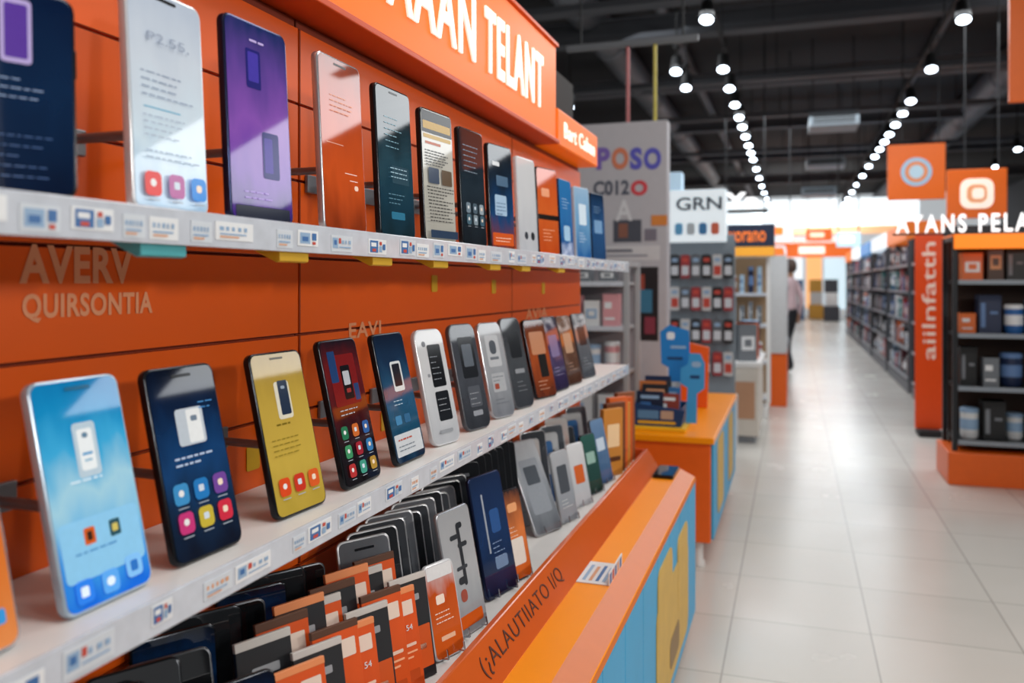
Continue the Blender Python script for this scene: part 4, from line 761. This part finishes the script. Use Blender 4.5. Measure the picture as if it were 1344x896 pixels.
def rowY(vs, X):
    out = []
    for v in vs: d = F*2.2/(V0-v); out.append((d+X*st)/ct)
    return out
for i, y in enumerate(rowY([15, 82, 108, 130, 147, 160, 173, 185, 195, 204, 217, 229, 240, 249, 257, 264], -.67)):
    spot(-.67, y, 'black spotlight, %s from the camera in the row over the left of the aisle' % ORD[i], 'spotlights over the left of the aisle')
for i, y in enumerate(rowY([15, 82, 125, 142, 157, 170, 180, 190, 200, 213, 226, 238, 248, 257, 264], 1.3)):
    spot(1.3, y, 'black spotlight, %s from the camera in the row over the right of the aisle' % ORD[i], 'spotlights over the right of the aisle')
tr2 = []
for (u, v, lab) in ((888, 85, 'black spotlight hanging alone left of the left row, higher of two'), (901, 107, 'black spotlight hanging alone left of the left row, lower of two'), (748, 133, 'black spotlight above the end of the orange header sign'), (1335, 190, 'black spotlight at the right picture edge beside the square sign'), (1306, 214, 'black spotlight behind the rounded square hanging sign')):
    d = F*2.2/(V0-v); X = (u-U0)*ct/F*d; Y = (d+X*st)/ct
    spot(X, Y, lab, None); tr2.append((X, Y))
for i, (x, y) in enumerate(tr2):
    root = thing('light_mount', 'thin black drop rod holding the %s' % ('upper lone left spotlight', 'lower lone left spotlight', 'spotlight above the header end', 'spotlight at the right edge', 'spotlight behind the hanging sign')[i], 'rod', (x, y, LZ+.16)); o = root.location
    MB().tube((x, y, LZ+.161), (x, y, CEIL), .008, BK).build('rod', root, origin=o); MB().lathe([(.04, 0), (.03, .03)], BK, c=(x, y, LZ+.161), n=12).build('cap', root, origin=o)
# ducts, pipes and vents
DU = mat('#63676e', .55, .1)
for i, (x, z, r, lab) in enumerate(((-2.2, 3.0, .2, 'large round grey air duct along the ceiling at the left'), (2.9, 3.0, .24, 'large round grey air duct along the ceiling at the right'), (-1.45, 3.15, .07, 'thin grey pipe along the ceiling left of the aisle'), (1.75, 3.17, .05, 'thinnest grey pipe along the ceiling right of the aisle'))):
    root = thing('air_duct', lab, 'duct', (x, 18, ZC+z)); o = root.location
    MB().tube((x, 6, ZC+z), (x, 33.9, ZC+z), r, DU, 20).build('pipe', root, origin=o, smooth=True)
    for k in range(8): MB().tube((x, 7+k*3.3, ZC+z), (x, 7.08+k*3.3, ZC+z), r+.012, mat('#787c83', .6, .1), 20).build('collar', root, origin=o, smooth=True)
CTM = mat('#44474d', .7)
for i, (y, z) in enumerate(((7.6, 2.5), (8.85, 2.55), (10.8, 2.48), (13.4, 2.52), (16.9, 2.5))):
    root = thing('cable_tray', 'dark cable tray crossing under the ceiling, %s from the camera' % ORD[i], 'cable tray', (0, y, ZC+z)); o = root.location
    mb = MB(); mb.box(-4.5, 6.5, y-.1, y+.1, ZC+z, ZC+z+.012, CTM); mb.box(-4.5, 6.5, y-.1, y-.09, ZC+z+.012, ZC+z+.06, CTM); mb.box(-4.5, 6.5, y+.09, y+.1, ZC+z+.012, ZC+z+.06, CTM); mb.build('channel', root, origin=o)
    for x in (-3.6, -.2, 2.2, 5.2): MB().tube((x, y, ZC+z+.012), (x, y, CEIL), .006, BK, 6).build('hanger_rod', root, origin=o)
VN = mat('#69747c', .5, emit=.05)
for i, (u0, u1, vt, vb, Y) in enumerate(((1062, 1128, 143, 166, 11.8), (1058, 1110, 205, 218, 15), (1052, 1098, 244, 256, 19))):
    p, q = onY(u0, vb, Y), onY(u1, vt, Y); root = thing('ceiling_vent', 'grey boxed ceiling air unit, %s from the camera above the aisle' % ORD[i], 'air vent', ((p.x+q.x)/2, Y, p.z)); o = root.location
    MB().box(p.x, q.x, Y, Y+.6, p.z, q.z, VN).build('casing', root, origin=o, bevel=.01)
    mb = MB()
    for k in range(3): mb.box(p.x+.05, q.x-.05, Y-.012, Y-.0005, p.z+.04+k*(q.z-p.z-.08)/3, p.z+.06+k*(q.z-p.z-.08)/3, mat('#2a2d30', .5))
    mb.build('grille', root, origin=o)
    for x in (p.x+.05, q.x-.05): MB().tube((x, Y+.3, q.z), (x, Y+.3, CEIL), .008, DG).build('hanger_rod', root, origin=o)
# ---------------------------------------------------------------- person
def person(loc, rz):
    J = {}; E = []; V = []; Rr = []
    def j(n, p, r, par=None):
        J[n] = len(V); V.append(p); Rr.append(r)
        if par: E.append((J[par], J[n]))
    j('pel', (0,0,.90), (.125,.095)); j('sp', (0,.0,1.06), (.115,.09), 'pel'); j('ch', (0,0,1.25), (.13,.10), 'sp'); j('nk', (0,.0,1.39), (.055,.055), 'ch'); j('h0', (0,.015,1.46), (.07,.085), 'nk'); j('h1', (0,.015,1.55), (.078,.095), 'h0'); j('h2', (0,.005,1.62), (.05,.06), 'h1'); j('nose', (0,.115,1.52), (.014,.014), 'h1')
    for s, n in ((-1,'l'), (1,'r')):
        f = .1*s
        j('hip'+n, (.08*s,0,.83), (.08,.08), 'pel'); j('kn'+n, (.09*s,.05+f*.4,.47), (.055,.055), 'hip'+n); j('an'+n, (.095*s,-.01+f,.09), (.038,.04), 'kn'+n); j('to'+n, (.1*s,.12+f,.04), (.04,.035), 'an'+n)
        j('sh'+n, (.15*s,0,1.33), (.055,.055), 'ch'); j('el'+n, (.195*s,-.03-f*.5,1.08), (.042,.042), 'sh'+n); j('wr'+n, (.2*s,.05-f*.8,.87), (.03,.03), 'el'+n); j('ha'+n, (.2*s,.07-f*.8,.80), (.032,.018), 'wr'+n)
        for k in range(4): j('f%d'%k+n, (.2*s,.045+.018*k-f*.8,.745), (.009,.009), 'ha'+n); j('g%d'%k+n, (.195*s,.05+.018*k-f*.8,.71+.006*abs(k-1.5)), (.007,.007), 'f%d'%k+n)
        j('th'+n, (.185*s,.115-f*.8,.785), (.01,.01), 'ha'+n)
    me = bpy.data.meshes.new('b'); me.from_pydata(V, E, []); ob = bpy.data.objects.new('b', me); C.objects.link(ob)
    ob.modifiers.new('s', 'SKIN')
    for i, r in enumerate(Rr): me.skin_vertices[0].data[i].radius = r
    me.skin_vertices[0].data[0].use_root = True
    sd = ob.modifiers.new('d', 'SUBSURF'); sd.levels = 2; sd.render_levels = 2
    bpy.context.view_layer.update()
    m2 = bpy.data.meshes.new_from_object(ob.evaluated_get(bpy.context.evaluated_depsgraph_get()))
    bpy.data.objects.remove(ob)
    m2.materials.clear()
    for m in (mat('#b08468', .5), mat('#ccb4b8', .7), mat('#1d1f26', .7), mat('#111111', .5)): m2.materials.append(m)
    for p in m2.polygons:
        c = p.center; p.use_smooth = True
        p.material_index = 0 if c.z > 1.40 else 1 if (c.z > .93 or (abs(c.x) > .165 and c.z > .86)) else 0 if abs(c.x) > .165 else 2 if c.z > .085 else 3
    root = thing('person', 'person in pale pinkish top and dark trousers walking away down the aisle', 'person', loc, None, (0, 0, rz))
    b = bpy.data.objects.new('body', m2); C.objects.link(b); b.parent = root
    zmin = min(v.co.z for v in m2.vertices); b.location.z = -zmin
    hm = MB(); hm.lathe([(.06,1.47-zmin),(.088,1.50-zmin),(.098,1.56-zmin),(.088,1.62-zmin),(.055,1.665-zmin),(.01,1.68-zmin)], mat('#4a3830', .7), c=(0,-.012,0), n=18); h = hm.build('hair', root, smooth=True); h.scale = (.95, 1.0, 1); h.location.y = -.004
    for s in (-1, 1): MB().lathe([(.002,-.008),(.008,-.003),(.008,.003),(.002,.008)], BK, c=(.03*s,.1,1.545-zmin), n=8).build('eye', root)
pp = onZ(1036, 487, 0)
person((pp.x, pp.y, 0), rad(55))
# ---------------------------------------------------------------- lights
def area(n, loc, tgt, sx, sy, e, col=(1,1,1)):
    l = bpy.data.lights.new(n, 'AREA'); l.shape = 'RECTANGLE'; l.size = sx; l.size_y = sy; l.energy = e; l.color = col
    ob = bpy.data.objects.new(n, l); C.objects.link(ob); ob.location = loc
    ob.rotation_euler = (Vector(tgt)-Vector(loc)).to_track_quat('-Z', 'Y').to_euler()
area('store_light', (.9, .9, 3.7), (-.5, 1.3, 1), 1.0, 2.0, 44, (1, .97, .93))
area('store_light', (.9, 3.6, 3.8), (-.3, 3.6, .8), 1.0, 2.0, 46, (1, .97, .93))
for y, e in ((-.4, 17), (1.1, 17), (2.7, 17)): area('wall_fill_lamp', (2.5, y, 2.05), (-.8, y+.3, 1.15), .2, .2, e, (1, .95, .88))  # unseen fill lamps added across the aisle to brighten the slatted wall
for y, e in ((7.5, 95), (12, 105), (17, 125), (22, 135), (28, 140)): area('store_light', (.3, y, 3.5), (.3, y, 0), 3.2, 2.0, e, (.93, .97, 1))
area('store_light', (4, 8, 3.5), (3, 8, 0), 2, 4, 70, (.93, .97, 1)); area('store_light', (-3, 9, 3.5), (-2, 9, 0), 2, 4, 50, (.93, .97, 1))
w = bpy.data.worlds.new('World'); SC.world = w; w.use_nodes = True
w.node_tree.nodes['Background'].inputs[0].default_value = (.95, .97, 1, 1); w.node_tree.nodes['Background'].inputs[1].default_value = .25
# ---------------------------------------------------------------- camera
cd = bpy.data.cameras.new('Camera'); cam = bpy.data.objects.new('Camera', cd); C.objects.link(cam)
cam.location = (0, 0, ZC); cam.rotation_euler = (rad(90), 0, TH)
cd.sensor_width = 36; cd.lens = 36*F/1344; cd.shift_y = -78/1344; cd.clip_start = .02
cd.dof.use_dof = True; cd.dof.focus_distance = 1.45; cd.dof.aperture_fstop = 3.2
SC.camera = cam
SC.view_settings.view_transform = 'Standard'
